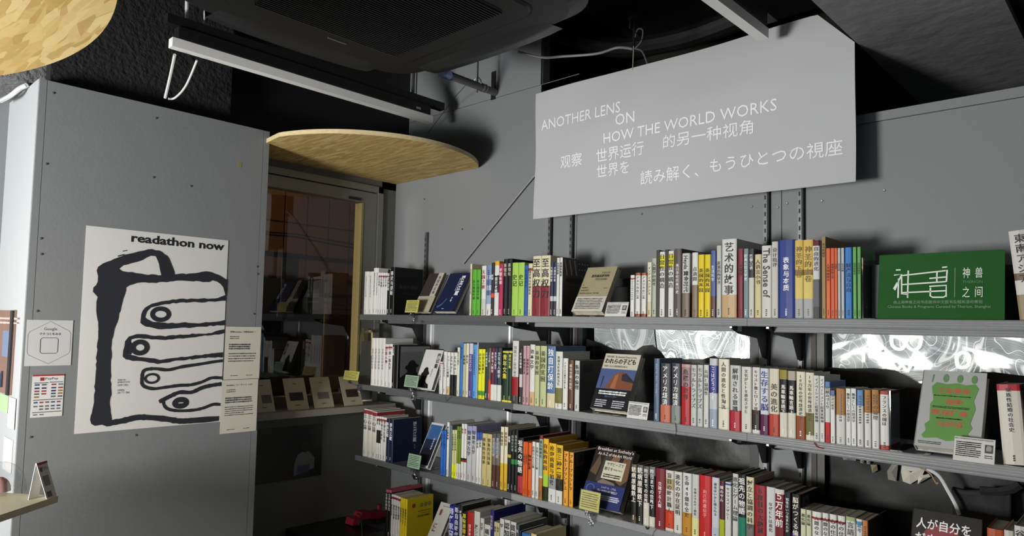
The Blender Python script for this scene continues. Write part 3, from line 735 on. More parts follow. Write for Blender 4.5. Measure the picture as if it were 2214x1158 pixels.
# ------------------------------------------------------------------ hanging banner
YBN = -.12
bl, br = on(1, YBN, 1153.5, 475), on(1, YBN, 1850, 390)
tl_, tr_ = on(1, YBN, 1156, 205), on(1, YBN, 1770, 33)
zb_, zt_ = (bl.z + br.z) / 2, (tl_.z + tr_.z) / 2
cutx = on(1, YBN, 1768, 33).x; cutz = on(1, YBN, 1847, 92).z
def bany(x, z): return YBN + .0035 * math.sin(x * 5 + z * 8) + .0022 * math.sin(x * 13 - z * 17 + 1) + .002 * math.sin(x * 2.2 + 4 * z + 2)
v = []; nx, nz = 60, 16
for i in range(nx + 1):
    t = i / nx; x = bl.x + (br.x - bl.x) * t
    top = zt_ if x < cutx else zt_ + (cutz - zt_) * (x - cutx) / (br.x - cutx)
    top += .003 * math.sin(t * 9)
    for j in range(nz + 1):
        u = j / nz; z = zb_ + (top - zb_) * u
        v.append((x, bany(x, z), z))
f = [(i * (nz + 1) + j, (i + 1) * (nz + 1) + j, (i + 1) * (nz + 1) + j + 1, i * (nz + 1) + j + 1) for i in range(nx) for j in range(nz)]
nv = len(v); v2 = v + [(a, b + .0015, c) for a, b, c in v]; f2 = f + [tuple(k + nv for k in q[::-1]) for q in f]
rim = [i * (nz + 1) for i in range(nx + 1)] + [nx * (nz + 1) + j for j in range(1, nz + 1)] + [i * (nz + 1) + nz for i in range(nx - 1, -1, -1)] + [j for j in range(nz - 1, 0, -1)]
b0 = len(v2); v2 += [v2[k] for k in rim] + [v2[k + nv] for k in rim]; n = len(rim)
f2 += [(b0 + i, b0 + (i + 1) % n, b0 + n + (i + 1) % n, b0 + n + i) for i in range(n)]
ban = link('banner', v2, f2, mat('#b3b4b7', rough=.7, var=.02, scale=3), smooth=True)
tag(ban, 'large grey hanging banner with white English, Chinese and Japanese lettering', 'banner')
M_BT = mat('#ecedef', rough=.6, var=.01)
def bz(x, y): return (1150 + x / 3.118, 190 + y / 3.118)
def btext(body, l, b, r, t, bold=0.0):
    """l, b = lower left; r = right edge; t = top at the left end (zoomed reading)"""
    O = on(1, YBN, *bz(l, b)); T = on(1, YBN, *bz(l, t)); Rr = on(1, YBN, *bz(*r))
    o = text_fit('lettering', ban, body, O, (1, 0, 0), (0, 0, 1), Rr.x - O.x, T.z - O.z, M_BT, bold)
    B = BASE[ban.name]
    for q in o.data.vertices: q.co.y = bany(q.co.x + B.x, q.co.z + B.z) - .0012 - B.y
btext('ANOTHER LENS', 62, 287, (600, 160), 221)
btext('ON', 567, 255, (693, 235), 182)
btext('HOW THE WORLD WORKS', 485, 376, (1648, 135), 308)
btext('世界运行', 433, 505, (755, 445), 415)
btext('的另一种视角', 890, 412, (1490, 310), 322)
btext('观察', 192, 545, (337, 520), 459)
btext('世界を', 433, 608, (655, 575), 522)
btext('読み解く、', 733, 655, (1125, 590), 562)
btext('もうひとつの視座', 1200, 575, (2093, 445), 478)

# ------------------------------------------------------------------ prints on the pillar face (plane x = XP)
def face(px, py, d=0.0): return on(0, XP + d, px, py)
def sheetx(name, pts, d, m, label, cat='poster', group=None, th=.0008):
    """flat sheet on the pillar face from four photograph corners: tl, tr, br, bl"""
    P = [face(*p) for p in pts]
    yl = (P[0].y + P[3].y) / 2; yr = (P[1].y + P[2].y) / 2; zt = (P[0].z + P[1].z) / 2; zb = (P[2].z + P[3].z) / 2
    o = MB().box((XP + d, yl, zb), (XP + d + th, yr, zt)).build(name, m)
    tag(o, label, cat, group)
    return o, yl, yr, zb, zt
UY, UZ = Vector((0, 1, 0)), Vector((0, 0, 1))
po, pyl, pyr, pzb, pzt = sheetx('poster', [(190, 487), (495, 520), (474, 912), (156, 937)], .001, M_PAPER, 'large white poster with a black ink drawing of a hand on a book')
XI = .0026
def zA(x, y): return (150 + x / 4.826, 480 + y / 4.826)
def zB(x, y): return (150 + x / 4.826, 700 + y / 4.826)
INK = mat('#20222a', rough=.75, var=.05)
def yz(p): q = face(p[0], p[1], XI); return (q.y, q.z)
def rough_(pts, s, amp=.0022):
    rnd = random.Random(s); out = []
    for i, p in enumerate(pts):
        q = pts[(i + 1) % len(pts)]; n = max(1, int(math.hypot(q[0] - p[0], q[1] - p[1]) / .012))
        for k in range(n):
            t = k / n; out.append((min(p[0] + (q[0] - p[0]) * t + rnd.uniform(-amp, amp) * (k > 0), pyr - .0005), p[1] + (q[1] - p[1]) * t + rnd.uniform(-amp, amp) * (k > 0)))
    return out
LAY = [0]
def ink(polys, name='ink_drawing'):
    V, Fc = [], []; LV = []
    for V2, F2 in polys:
        b = len(V); V += [(min(p[0], pyr - .0005), p[1]) for p in V2]; Fc += [tuple(i + b for i in q) for q in F2]
        LAY[0] += 1; LV += [XP + XI + .00025 * (LAY[0] % 4)] * len(V2)
    return link(name, [(l, a, b) for l, (a, b) in zip(LV, V)], Fc, INK, po)
def P_(pts, s): 
    q = rough_([yz(p) for p in pts], s); return (q, [tuple(range(len(q)))])
def St(pts, w):
    q = [yz(p) for p in pts]; q3 = spline([(a, b, 0) for a, b in q], 5); q = [(p.x, p.y) for p in q3]
    rnd = random.Random(len(pts)); ww = [w * .001 * (1 + rnd.uniform(-.12, .12)) for _ in q]
    return stroke2(q, ww)
def Rg(c, rx, ry, t):
    a = yz(c); k = .00035
    return ring2(a[0], a[1], rx * k, ry * k, t * k)
bar = [zA(*p) for p in ((515, 485), (300, 462), (284, 505), (298, 560), (295, 620), (250, 680), (245, 725), (295, 780), (280, 880), (290, 1000), (303, 1130))] + \
      [zB(*p) for p in ((300, 60), (290, 200), (275, 500), (250, 850), (215, 1000), (228, 1042), (265, 1062), (340, 1050), (395, 1070), (445, 1050), (440, 990), (422, 850), (436, 700), (430, 500), (440, 300), (440, 200), (468, 60))] + \
      [zA(*p) for p in ((478, 1090), (500, 1040), (540, 880), (575, 760), (590, 680), (640, 650))]
top = [zA(*p) for p in ((300, 465), (350, 430), (500, 370), (620, 330), (720, 305), (780, 295), (860, 280), (930, 295), (1020, 350), (1060, 430), (1095, 520), (1100, 560), (960, 560), (945, 500), (935, 440), (900, 355), (850, 350), (800, 370), (720, 410), (560, 450), (505, 495), (400, 520))]
band = [zA(*p) for p in ((505, 480), (545, 510), (650, 520), (780, 545), (960, 551), (1100, 545), (1250, 535), (1350, 525), (1420, 512), (1520, 540), (1645, 600), (1638, 760), (1625, 755), (1605, 680), (1540, 620), (1490, 605), (1460, 625), (1150, 610), (870, 632), (740, 630), (620, 660), (560, 700), (480, 600))]
f1_ = [zA(*p) for p in ((1638, 745), (1625, 760), (1550, 790), (1340, 800), (1150, 798), (960, 825), (860, 850), (790, 890), (750, 960), (740, 1050), (800, 1090), (960, 1118), (1130, 1105), (1250, 1105), (1400, 1090), (1540, 1075), (1620, 1075), (1620, 1020), (1500, 1040), (1350, 1055), (1180, 1045), (1110, 1055), (950, 1045), (870, 1040), (810, 1010), (790, 990), (810, 930), (850, 890), (920, 875), (1000, 855), (1150, 838), (1340, 835), (1550, 825), (1635, 820))]
f2_ = [zB(*p) for p in ((1615, 55), (1560, 65), (1480, 95), (1350, 100), (1150, 110), (1000, 130), (890, 125), (800, 108), (700, 105), (620, 130), (580, 180), (560, 280), (555, 340), (590, 370), (700, 385), (800, 395), (920, 418), (1010, 405), (1150, 380), (1350, 360), (1550, 345), (1598, 350), (1600, 295), (1540, 300), (1350, 325), (1130, 350), (940, 375), (840, 355), (720, 345), (610, 315), (600, 250), (645, 160), (690, 150), (900, 160), (1000, 168), (1150, 150), (1350, 130), (1480, 118), (1560, 110), (1612, 95))]
ink([P_(bar, 1), P_(top, 2), P_(band, 3)], 'ink_spine')
ink([P_(f1_, 4), Rg(zA(952, 960), 108, 84, 48)], 'ink_finger')
ink([P_(f2_, 5), Rg(zB(735, 245), 94, 84, 50), P_([zB(*p) for p in ((600, 200), (640, 175), (680, 260), (640, 320), (605, 310))], 9)], 'ink_finger')
ink([St([zB(*p) for p in ((1598, 382), (1500, 395), (1350, 420), (1180, 445), (1030, 478), (900, 466), (800, 475), (765, 505), (757, 560), (757, 620), (790, 655), (880, 675), (1000, 660), (1150, 640), (1260, 635), (1380, 605), (1480, 562), (1590, 562))], 12), Rg(zB(860, 568), 80, 58, 25)], 'ink_finger')
ink([St([zB(*p) for p in ((1585, 625), (1480, 640), (1380, 665), (1270, 712), (1150, 712), (1050, 752), (985, 785), (935, 812))], 15), St([zB(*p) for p in ((980, 795), (990, 850), (1040, 890), (1150, 905), (1300, 897), (1400, 875), (1500, 838), (1575, 840))], 12), Rg(zB(1160, 822), 90, 64, 58)], 'ink_finger')
ink([St([zB(*p) for p in ((400, 1035), (550, 1010), (700, 975), (830, 975), (1000, 990), (1150, 1012), (1300, 1005), (1558, 985))], 21)], 'ink_base_line')
ink([St([zA(*p) for p in ((505, 355), (540, 345), (570, 338))], 4), St([zA(*p) for p in ((556, 302), (580, 298), (603, 294))], 3)], 'ink_fleck')
def ptext(parent, body, l, b, r, t, m, d=XI, bold=0.0):
    O = face(*l, d) if not isinstance(l, Vector) else l
    Rr = face(*r, d); T = face(*t, d)
    return text_fit('lettering', parent, body, (XP + d, face(*l, d).y, b if b else O.z), UY, UZ, Rr.y - O.y, T.z - O.z, m, bold)
ptext(po, 'readathon now', (283.5, 522.5), 0, (484.5, 540), (283.5, 503.5), M_INK, bold=.028)
for i, (s, w) in enumerate((('TOKYO', 85), ('JINBOCHO', 130), ('ODY CELL', 115), ('OPEN', 70), ('24 / 7 / 365', 125))):
    y = (595, 620, 648, 702, 728)[i]
    O = face(*zB(500, y), XI); q = face(*zB(500 + w, y), XI)
    text_fit('lettering', po, s, O, UY, UZ, q.y - O.y, .0065, M_INK)

# two notice sheets at the pillar edge
def notice(pts, label, title, bold_rows, seed):
    o, yl, yr, zb, zt = sheetx('notice_sheet', pts, .003, mat('#cfcdc0', rough=.75, var=.03, scale=6), label, 'notice', 'notice sheets on the pillar edge')
    w, h = yr - yl, zt - zb; O = Vector((XP + .0042, yl, zb))
    text_fit('lettering', o, title, O + Vector((0, w * .12, h * .885)), UY, UZ, w * .72, h * .035, M_INK, .01)
    V, Fc = [], []
    def rows(x0, y0, x1, y1, n, fill, s):
        a, b = lines_2d(x0 * w, y0 * h, x1 * w, y1 * h, n, fill, s); k = len(V); V.extend(a); Fc.extend(tuple(i + k for i in q) for q in b)
    rows(.12, .76, .38, .83, 2, .4, seed); rows(.10, .56, .86 if seed > 1 else .72, .68, 3, .62, seed + 3); rows(.10, .32, .90, .51, 4 if seed < 2 else 5, .38, seed + 9)
    rows(.18, .055, .40, .08, 1, .5, seed + 5); rows(.62, .055, .80, .08, 1, .5, seed + 6)
    decal('fine_print', o, V, Fc, O, UY, UZ, M_GREYINK, kind='stuff')
    return o
notice([(489, 705), (564, 707), (559, 818), (481, 819)], 'upper cream notice sheet pinned at the right edge of the pillar', '松国Readathon（深夜馬拉松）？', 3, 1)
notice([(480, 821), (558, 819), (552, 931), (474, 937)], 'lower cream notice sheet pinned at the right edge of the pillar', 'Readathon（リーダソン）とは？', 3, 2)
# review sticker
o, yl, yr, zb, zt = sheetx('review_sticker', [(57, 691), (158, 692), (153, 789), (53, 791)], .001, mat('#c3c4c6', rough=.45, var=.08, scale=8), 'white square sticker with a hexagon outline inviting reviews', 'sticker')
w, h = yr - yl, zt - zb; O = Vector((XP + .0022, yl, zb))
hx = [(w * a, h * b) for a, b in ((.5, .97), (.93, .76), (.96, .70), (.96, .32), (.93, .26), (.5, .04), (.07, .24), (.04, .30), (.04, .68), (.07, .74), (.5, .97))]
V, Fc = stroke2(hx, .0008); decal('hexagon_outline', o, V, Fc, O, UY, UZ, M_GREYINK)
text_fit('lettering', o, 'Google', O + Vector((0, w * .37, h * .755)), UY, UZ, w * .28, h * .085, M_GREYINK)
text_fit('lettering', o, 'クチコミをみる', O + Vector((0, w * .28, h * .67)), UY, UZ, w * .46, h * .055, M_INK, .01)
sq = [(w * (.5 + a * .19), h * (.44 + b * .17)) for a, b in ((-1, .8), (-.8, 1), (.8, 1), (1, .8), (1, -.8), (.8, -1), (-.8, -1), (-1, -.8), (-1, .8))]
V, Fc = stroke2(sq, .0016); decal('rounded_frame', o, V, Fc, O, UY, UZ, M_INK)
# payment sticker
o, yl, yr, zb, zt = sheetx('payment_sticker', [(70, 808), (139, 810), (134, 899), (65, 902)], .001, M_PAPER, 'white payment sticker with rows of small coloured logos below the hexagon sticker', 'sticker')
w, h = yr - yl, zt - zb; O = Vector((XP + .0022, yl, zb))
def rc(x0, y0, x1, y1, m, nm='printed_mark'):
    V, Fc = rect2(x0 * w, y0 * h, x1 * w, y1 * h); return decal(nm, o, V, Fc, O, UY, UZ, m)
rc(0, .965, 1, 1, M_RED); rc(.24, .855, .37, .935, M_RED)
text_fit('lettering', o, 'PayPay', O + Vector((0, w * .40, h * .865)), UY, UZ, w * .40, h * .065, M_INK)
NAVY = mat('#1d2440', rough=.6)
for a in ((.06, .80, .50, .815), (.54, .81, .96, .825), (.06, .40, .97, .415), (.05, .11, .97, .125)): rc(*a, NAVY)
rnd = random.Random(4); cs = ['#9c3a3a', '#2f4d7c', '#555a60', '#1d2a55', '#8a6a3c', '#6d7377']
for yy in (.745, .665, .595, .53, .46):
    for xx in (.08, .30, .60, .82):
        if yy == .46 and xx == .30: continue
        rc(xx, yy, xx + .15, yy + .035, mat(rnd.choice(cs), rough=.6))
for yy in (.33, .24, .17):
    for xx in (.08, .26, .44, .62, .80):
        if yy == .17 and xx == .08: continue
        rc(xx, yy, xx + .12, yy + .035, mat(rnd.choice(cs), rough=.6))
for xx in (.08, .28): rc(xx, .05, xx + .13, .075, M_GREYINK)

# ------------------------------------------------------------------ left edge: pale pillar side and counter
YP = yL - .003
def side(px, py, d=0): return on(1, YP - d, px, py)
def sheety(name, pts, d, m, label, cat, th=.001, group=None):
    P = [side(*p, d) for p in pts]
    xl = (P[0].x + P[3].x) / 2; xr = (P[1].x + P[2].x) / 2; zt = (P[0].z + P[1].z) / 2; zb = (P[2].z + P[3].z) / 2
    o = MB().box((xl, YP - d, zb), (xr, YP - d - th, zt)).build(name, m); return tag(o, label, cat, group), xl, xr, zb, zt
o, xl, xr, zb, zt = sheety('framed_poster', [(-30, 668), (36, 674), (26, 838), (-30, 850)], .0, mat('#8a6a5e', rough=.4, var=.25, scale=14), 'brown group photo poster with a black edge on the pale pillar side', 'poster', .006)
MB().box((xr - .03, YP - .012, zb), (xr, YP - .0065, zt)).build('black_edge', mat('#1a1b1f', rough=.3), o)
w = xr - .03 - xl
V, Fc = lines_2d(0, 0, w * .8, .03, 2, .4, 3); decal('lettering', o, V, Fc, (xl + w * .4, YP - .0068, zt - .05), (1, 0, 0), (0, 0, 1), mat('#d9c3bb', rough=.5))
MB().box((xl + w * .72, YP - .0072, zt - .16), (xl + w * .95, YP - .0062, zt - .07)).build('pictured_window', mat('#7385a5', rough=.4), o)
for i in range(4):
    a = xl + w * (.35 + .15 * i)
    MB().tube([(a, YP - .0075, zb + .02), (a, YP - .0075, zb + .06), (a, YP - .0075, zb + .075)], [.011, .008, .004], 6).build('pictured_person', mat(('#c9a39a', '#40465c', '#6d5a6a', '#33374a')[i], rough=.5), o)
sheety('sticky_note', [(-4, 851), (19, 852), (16, 890), (-4, 888)], .0, mat('#a9c69a', rough=.7), 'green note on the pale pillar side below the poster', 'note', group='notes on the pale pillar side')
sheety('paper_tag', [(22, 858), (35, 862), (30, 928), (14, 922)], .002, M_PAPER, 'white slanted paper tag right of the green note', 'note', group='notes on the pale pillar side')
sheety('paper_tag', [(9, 946), (28, 947), (25, 1020), (6, 1016)], .0, M_PAPER, 'white upright paper tag below the slanted one', 'note', group='notes on the pale pillar side')
ZC = 1.0
def flat(px, py, z=ZC): return on(2, z, px, py)
cr_ = flat(126, 1071); fl = flat(-40, 1126); bl_ = flat(-40, 1052); bk = flat(16, 1064.5)
ed = (fl - cr_).normalized(); far = cr_ + ed * 1.25  # counter lengthened out of view to shade the lower pillar
ct = MB().prism([p - Vector((0, 0, .018)) for p in (far, cr_, bk, bl_, far + Vector((-.75, 0, 0)))], (0, 0, .018)).build('counter_shelf', mat('#c9c4ac', rough=.45, var=.03))
tag(ct, 'cream counter shelf jutting in at the lower left', 'shelf')
def fz(x, y): return (x / 4.4875, 900 + y / 4.4875)
A0 = flat(*fz(448, 800)); A1 = flat(*fz(545, 765)); 
rt = (A1 - A0); rt.z = 0
bk0 = flat(*fz(275, 808)); dirb = (bk0 - A0); dirb.z = 0
hh = .097
top0 = A0 * .3 + bk0 * .7 + Vector((0, 0, hh))
fs = empty('card_stand', (A0 + bk0) / 2, 'folded white payment card standing on the cream counter shelf', 'sign')
def slab(name, P, th, m, parent, flip=1):
    n = (P[1] - P[0]).cross(P[3] - P[0]).normalized() * th * flip
    return MB().prism(P, n).build(name, m, parent)
fr_ = [A0, A0 + rt, top0 + rt, top0]
slab('front_panel', fr_, .0012, M_PAPER, fs); slab('back_panel', [bk0, bk0 + rt, top0 + rt, top0], -.0012, M_PAPER, fs)
U_ = (top0 - A0); R_ = rt; N_ = R_.cross(U_).normalized()
if N_.dot(CAM - A0) < 0: N_ = -N_
def onp(nm, x0, y0, x1, y1, m):
    O = A0 + N_ * .0022 + R_ * x0 + U_ * y0
    return link(nm, [O, O + R_ * (x1 - x0), O + R_ * (x1 - x0) + U_ * (y1 - y0), O + U_ * (y1 - y0)], [(0, 1, 2, 3)], m, fs)
onp('red_header', 0, .93, 1, 1, M_RED); onp('logo', .12, .74, .34, .86, M_RED); onp('grey_box', .2, .34, .75, .62, mat('#77787c')); onp('dark_foot', .15, .03, .6, .18, mat('#5a5b5f'))
text_fit('lettering', fs, 'PayPay', A0 + N_ * .0025 + R_ * .38 + U_ * .76, R_.normalized(), U_.normalized(), R_.length * .5, .011, M_GREYINK)
dm = flat(2, 1066)
def dome(mb, c, r, hgt, n=16, k=6):
    rings = []
    for i in range(k + 1):
        a = math.pi / 2 * i / k; rr = r * math.cos(a) + .001; rings.append([Vector((c.x + rr * math.cos(2 * math.pi * j / n), c.y + rr * math.sin(2 * math.pi * j / n), c.z + hgt * math.sin(a))) for j in range(n)])
    return loft(mb, rings, False, True)
dd = dome(MB(), Vector((dm.x - .02, dm.y, ZC + .0)), .065, .085).build('clear_dome', clear('dome_plastic', (.93, .94, .95), .12, .15), smooth=True); tag(dd, 'clear plastic dome on the cream counter at the left edge', 'cover')
dd = dome(MB(), Vector((dm.x - .035, dm.y - .0, ZC)), .03, .04, 12, 5).build('pink_ornament', mat('#b98d8d', rough=.5), smooth=True); tag(dd, 'small pink ornament under the clear dome', 'ornament')

# ------------------------------------------------------------------ cards on the window sill, poster below, red thing
def z15(x, y): return (480 + x / 4.453, 690 + y / 4.453)
cards = [((450, 893), (515, 880), (310, 580), (455, 577), 'cream picture card on the sill half hidden by the pillar', '#5d5850', (.42, .26, .9, .52)),
         ((635, 872), (840, 860), (565, 568), (762, 563), 'cream picture card with a black rounded square on the sill', '#101218', (.18, .28, .82, .54)),
         ((895, 856), (1082, 845), (820, 558), (1000, 553), 'cream picture card with a grey landscape on the sill', '#6d6c62', (.25, .28, .83, .5)),
         ((1182, 833), (1358, 820), (1108, 550), (1290, 545), 'cream picture card with a dark red sunset behind the clip note', '#3d2c2a', (.2, .28, .85, .55))]
for bl2, br2, tl2, tr2, lab, pc, bx in cards:
    B0 = on(2, ZS + .0005, *z15(*bl2)); 
    xp = max(B0.x, -2.93); B0 = Vector((-2.885, on(0, -2.885, *z15(*bl2)).y, ZS + .0005)); B1y = on(0, -2.885, *z15(*br2)).y
    T0 = on(0, -2.945, *z15(*tl2)); T1 = on(0, -2.945, *z15(*tr2))
    if lab.endswith('pillar'): B0.y = B1y - .095; 
    wy = B1y - B0.y
    U0 = Vector((-.06, 0, T1.z - B0.z)); Nn = Vector((0, 1, 0)).cross(U0).normalized()
    if Nn.x < 0: Nn = -Nn
    o = MB().frame(B0 - Nn * .003, Vector((0, wy, 0)), U0, Nn * .003).build('picture_card', mat('#b5af97', rough=.7)); tag(o, lab, 'card', 'cards on the window sill')
    x0, y0, x1, y1 = bx; O = B0 + Nn * .0008 + Vector((0, wy * x0, 0)) + U0 * y0
    link('picture', [O, O + Vector((0, wy * (x1 - x0), 0)), O + Vector((0, wy * (x1 - x0), 0)) + U0 * (y1 - y0), O + U0 * (y1 - y0)], [(0, 1, 2, 3)], mat(pc, rough=.6, var=.2, scale=40), o)
    for yy, ww in ((.80, .2), (.12, .25)):
        O = B0 + Nn * .0008 + Vector((0, wy * (.5 - ww / 2), 0)) + U0 * yy
        V, Fc = lines_2d(0, 0, wy * ww, .005, 1, .7, 2); decal('lettering', o, V, Fc, O, UY, U0.normalized(), M_GREYINK)
P = [on(0, -2.948, *p) for p in ((553, 930), (697, 914), (697, 1027), (553, 1046))]
o = MB().box((-2.949, P[0].y - .1, (P[2].z + P[3].z) / 2), (-2.945, P[1].y, (P[0].z + P[1].z) / 2)).build('dark_poster', mat('#101013', rough=.35, var=.3, scale=9))
tag(o, 'dark photo poster of a person in a white shirt below the sill', 'poster')
q = on(0, -2.944, 655, 1000)
body = [(q.y - .045, q.z - .055), (q.y + .06, q.z - .03), (q.y + .06, q.z + .02), (q.y + .03, q.z + .05), (q.y - .0, q.z + .055), (q.y - .03, q.z + .04), (q.y - .045, q.z + .0)]
link('pictured_shirt', [(-2.9442, a, b) for a, b in body], [tuple(range(len(body)))], mat('#6b6c72', rough=.4), o)
V, Fc = ell2(q.y + .01, q.z + .075, .02, .027); link('pictured_head', [(-2.9442, a, b) for a, b in V], Fc, mat('#2a211f', rough=.4), o)
V, Fc = rect2(q.y - .03, q.z - .045, q.y + .035, q.z - .01); link('pictured_stripe', [(-2.9438, a, b) for a, b in V], Fc, mat('#3c4660', rough=.4), o)
# low black case with the red device in the corner
zc2 = on(0, -2.70, 800, 1140).z
cs_ = MB().box((-2.94, -.60, zc2 - .35), (-2.62, -.29, zc2)).build('black_case', mat('#131417', rough=.3)); tag(cs_, 'low black case standing in the corner under the window', 'case')
rd = empty('red_device', (-2.78, -.43, zc2 + .001), 'dark red hand-held device with black grip on the black case', 'device')
p_ = lambda px, py: on(0, -2.76, px, py)
MR = mat('#7d1f2c', rough=.35)
pts = [(762, 1136), (766, 1122), (780, 1118), (784, 1108), (800, 1105), (818, 1108), (832, 1104), (834, 1122), (812, 1134), (790, 1132)]
MB().prism([p_(*p) for p in pts], (-.06, 0, 0)).build('body', MR, rd)
MB().prism([p_(*p) for p in ((773, 1134), (776, 1124), (800, 1120), (806, 1121), (804, 1130), (790, 1133))], (.012, 0, 0)).build('grip', M_DARK, rd)
MB().prism([p_(*p) for p in ((810, 1122), (832, 1116), (832, 1128), (812, 1133))], (.012, 0, 0)).build('grip', M_DARK, rd)
kk = p_(820, 1100); MB().tube([kk, kk + Vector((0, 0, .022))], .012, 8).build('knob', MR, rd)
o = wire('thin_cord', [p_(764, 1112) + Vector((.03, 0, 0.01)), p_(757, 1120) + Vector((.10, -.01, 0.02)), p_(752, 1165) + Vector((.20, -.06, -.02))], .003, M_DARK, 'dark cord hanging from the red device', 'cord')
# ------------------------------------------------------------------ books
FR = {'a': (770, 530, 5.535), 'b': (1140, 530, 5.535), 'c': (1380, 500, 5.2625), 'd': (1650, 490, 3.9255),
      'e': (770, 700, 5.535), 'f': (1090, 720, 5.789), 'g': (1380, 740, 5.2625), 'h': (1680, 700, 3.736),
      'i': (770, 860, 5.791), 'j': (1040, 880, 4.631), 'k': (1240, 950, 5.568), 'l': (1500, 980, 5.535),
      'm': (1780, 960, 5.101), 'n': (740, 1020, 4.258), 'o': (740, 1040, 8.515), 'p': (1000, 1080, 6.919)}
def zz(fr, x, y): o = FR[fr]; return (o[0] + x / o[2], o[1] + y / o[2])
ORD = ['first', 'second', 'third', 'fourth', 'fifth', 'sixth', 'seventh', 'eighth', 'ninth', 'tenth', 'eleventh', 'twelfth', 'thirteenth', 'fourteenth', 'fifteenth', 'sixteenth', 'seventeenth', 'eighteenth', 'nineteenth'] + ['twentieth'] + ['twenty-' + w for w in ('first', 'second', 'third', 'fourth', 'fifth', 'sixth', 'seventh', 'eighth', 'ninth')] + ['thirtieth'] + ['thirty-' + w for w in ('first', 'second', 'third', 'fourth', 'fifth', 'sixth', 'seventh', 'eighth', 'ninth')]
CN = {'W': '#cfcfca', 'w': '#b9bab4', 'C': '#cdc6a6', 'K': '#101113', 'D': '#2b2b2d', 'R': '#8d2029', 'N': '#18203c', 'B': '#2455a4', 'Y': '#d8c01e', 'G': '#55a52c', 'g': '#9cc252', 'S': '#a9ae8a', 'P': '#b48f93', 'O': '#cf5a22', 'T': '#b9a789', 'X': '#6f6a65'}
def colr(c): return CN.get(c, c)
M_PAGE = mat('#b3ad97', rough=.85, var=.08, scale=220); M_PAGEW = mat('#c9c5b6', rough=.85, var=.06, scale=220)
def bmat(c): return mat(colr(c), rough=.45, var=.03, scale=25, spec=.28)
def book(x0, x1, z, h, dep, base, zones, obi, title, tcol, label, group, hard, yf=None, marks=True, seed=0, side=None, name='book', tsz=.74, tspan=(.08, .66)):
    yf = YB if yf is None else yf
    x0 += .0003; x1 -= .0003; w = x1 - x0
    b_ = min(.16 * w, .0035) if w > .012 else .0006
    t = .0022 if hard else .0008; t = min(t, w * .2)
    yb = yf + dep
    zs_ = [(0, 1, base)] if not zones else zones
    mats, mi = [], {}
    mb = MB()
    front = [(x0 + w * u, yf + b_ * (1 - math.sin(math.pi * u) ** .6)) for u in (0, .12, .5, .88, 1)]
    prof = front + [(x1, yb), (x1 - t, yb), (x1 - t, yf + b_ + t), (x0 + t, yf + b_ + t), (x0 + t, yb), (x0, yb)]
    for a, b, c in zs_:
        if c not in mi: mi[c] = len(mats); mats.append(bmat(c))
        mb.prism([(p[0], p[1], z + h * a) for p in prof], (0, 0, h * (b - a)), mi[c])
    o = mb.build(name, mats, base=((x0 + x1) / 2, yf + dep / 2, z))
    tag(o, label, 'book', group)
    e = .003 if hard else .0006
    MB().box((x0 + t, yf + b_ + t, z + (.003 if hard else 0)), (x1 - t, yb - e, z + h - e)).build('pages', M_PAGEW if seed % 3 else M_PAGE, o)
    if obi:
        a, b, c = obi; q = .0005
        fr = [(p[0] + (q if p[0] > (x0 + x1) / 2 else -q) * .55, p[1] - q) for p in front]
        pr = fr + [(x1 + q * .55, yb * .3 + yf * .7), (x1 + .0001, yb * .3 + yf * .7), (x1 + .0001, yf + b_), (x0 - .0001, yf + b_), (x0 - .0001, yb * .3 + yf * .7), (x0 - q * .55, yb * .3 + yf * .7)]
        MB().prism([(p[0], p[1], z + h * a) for p in pr], (0, 0, h * (b - a))).build('paper_band', bmat(c), o)
    # lettering on the spine
    yt = yf - .0009
    cxm = (x0 + x1) / 2
    tc = tcol or ('#e5e5e0' if sum(lin(colr(zs_[-1][2]))) < .45 else '#24252a')
    mt = mat(tc, rough=.6, var=.02)
    if title:
        if title[0] == '~':
            hh = h * (tspan[1] - tspan[0])
            V, Fc = glyphs(title[1:], .012); V = [(p[1], -p[0]) for p in V]
            xs0 = min(p[0] for p in V); xs1 = max(p[0] for p in V); ys0 = min(p[1] for p in V); ys1 = max(p[1] for p in V)
            s = min(w * tsz * .8 / (xs1 - xs0), hh / (ys1 - ys0))
            decal('spine_title', o, [((p[0] - (xs0 + xs1) / 2) * s, (p[1] - ys1) * s) for p in V], Fc, (cxm, yt, z + h * (1 - tspan[0])), (1, 0, 0), (0, 0, 1), mt)
        else:
            V, Fc, L = lay_v(title, .012)
            s = min(w * tsz, h * (tspan[1] - tspan[0]) / L)
            decal('spine_title', o, [(p[0] * s, p[1] * s) for p in V], Fc, (cxm, yt, z + h * (1 - tspan[0])), (1, 0, 0), (0, 0, 1), mt)
    if marks:
        rnd = random.Random(seed * 7 + 1); V, Fc = [], []
        def col(ya, yb2, ww):
            y = yb2
            while y > ya:
                s = ww * rnd.uniform(.55, .95); k = len(V)
                V.extend([(-ww / 2, y - s), (ww / 2 * rnd.uniform(.4, 1), y - s), (ww / 2, y - s * .7), (ww / 2, y), (-ww / 2 * rnd.uniform(.4, 1), y), (-ww / 2, y - s * .3)]); Fc.append((k, k + 1, k + 2, k + 3, k + 4, k + 5)); y -= ww * 1.25
        ww = min(w * .26, .0042)
        col(h * .80 - h, h * .72 - h, ww) if title else col(-h * .58, -h * .10, min(w * .36, .006))
        col(-h * .96, -h * .88, ww)
        decal('spine_marks', o, V, Fc, (cxm, yt - .00005, z + h), (1, 0, 0), (0, 0, 1), mt if not obi else mat('#2a2a2c' if sum(lin(colr(obi[2]))) > .4 else '#dddddd', rough=.6, var=.02), kind='stuff')
    return o
def pz(s):
    out = []
    for q in s.split(';'):
        r, c = q.split(':'); a, b = r.split('-'); out.append((float(a), float(b), c))
    return out
NB = 0
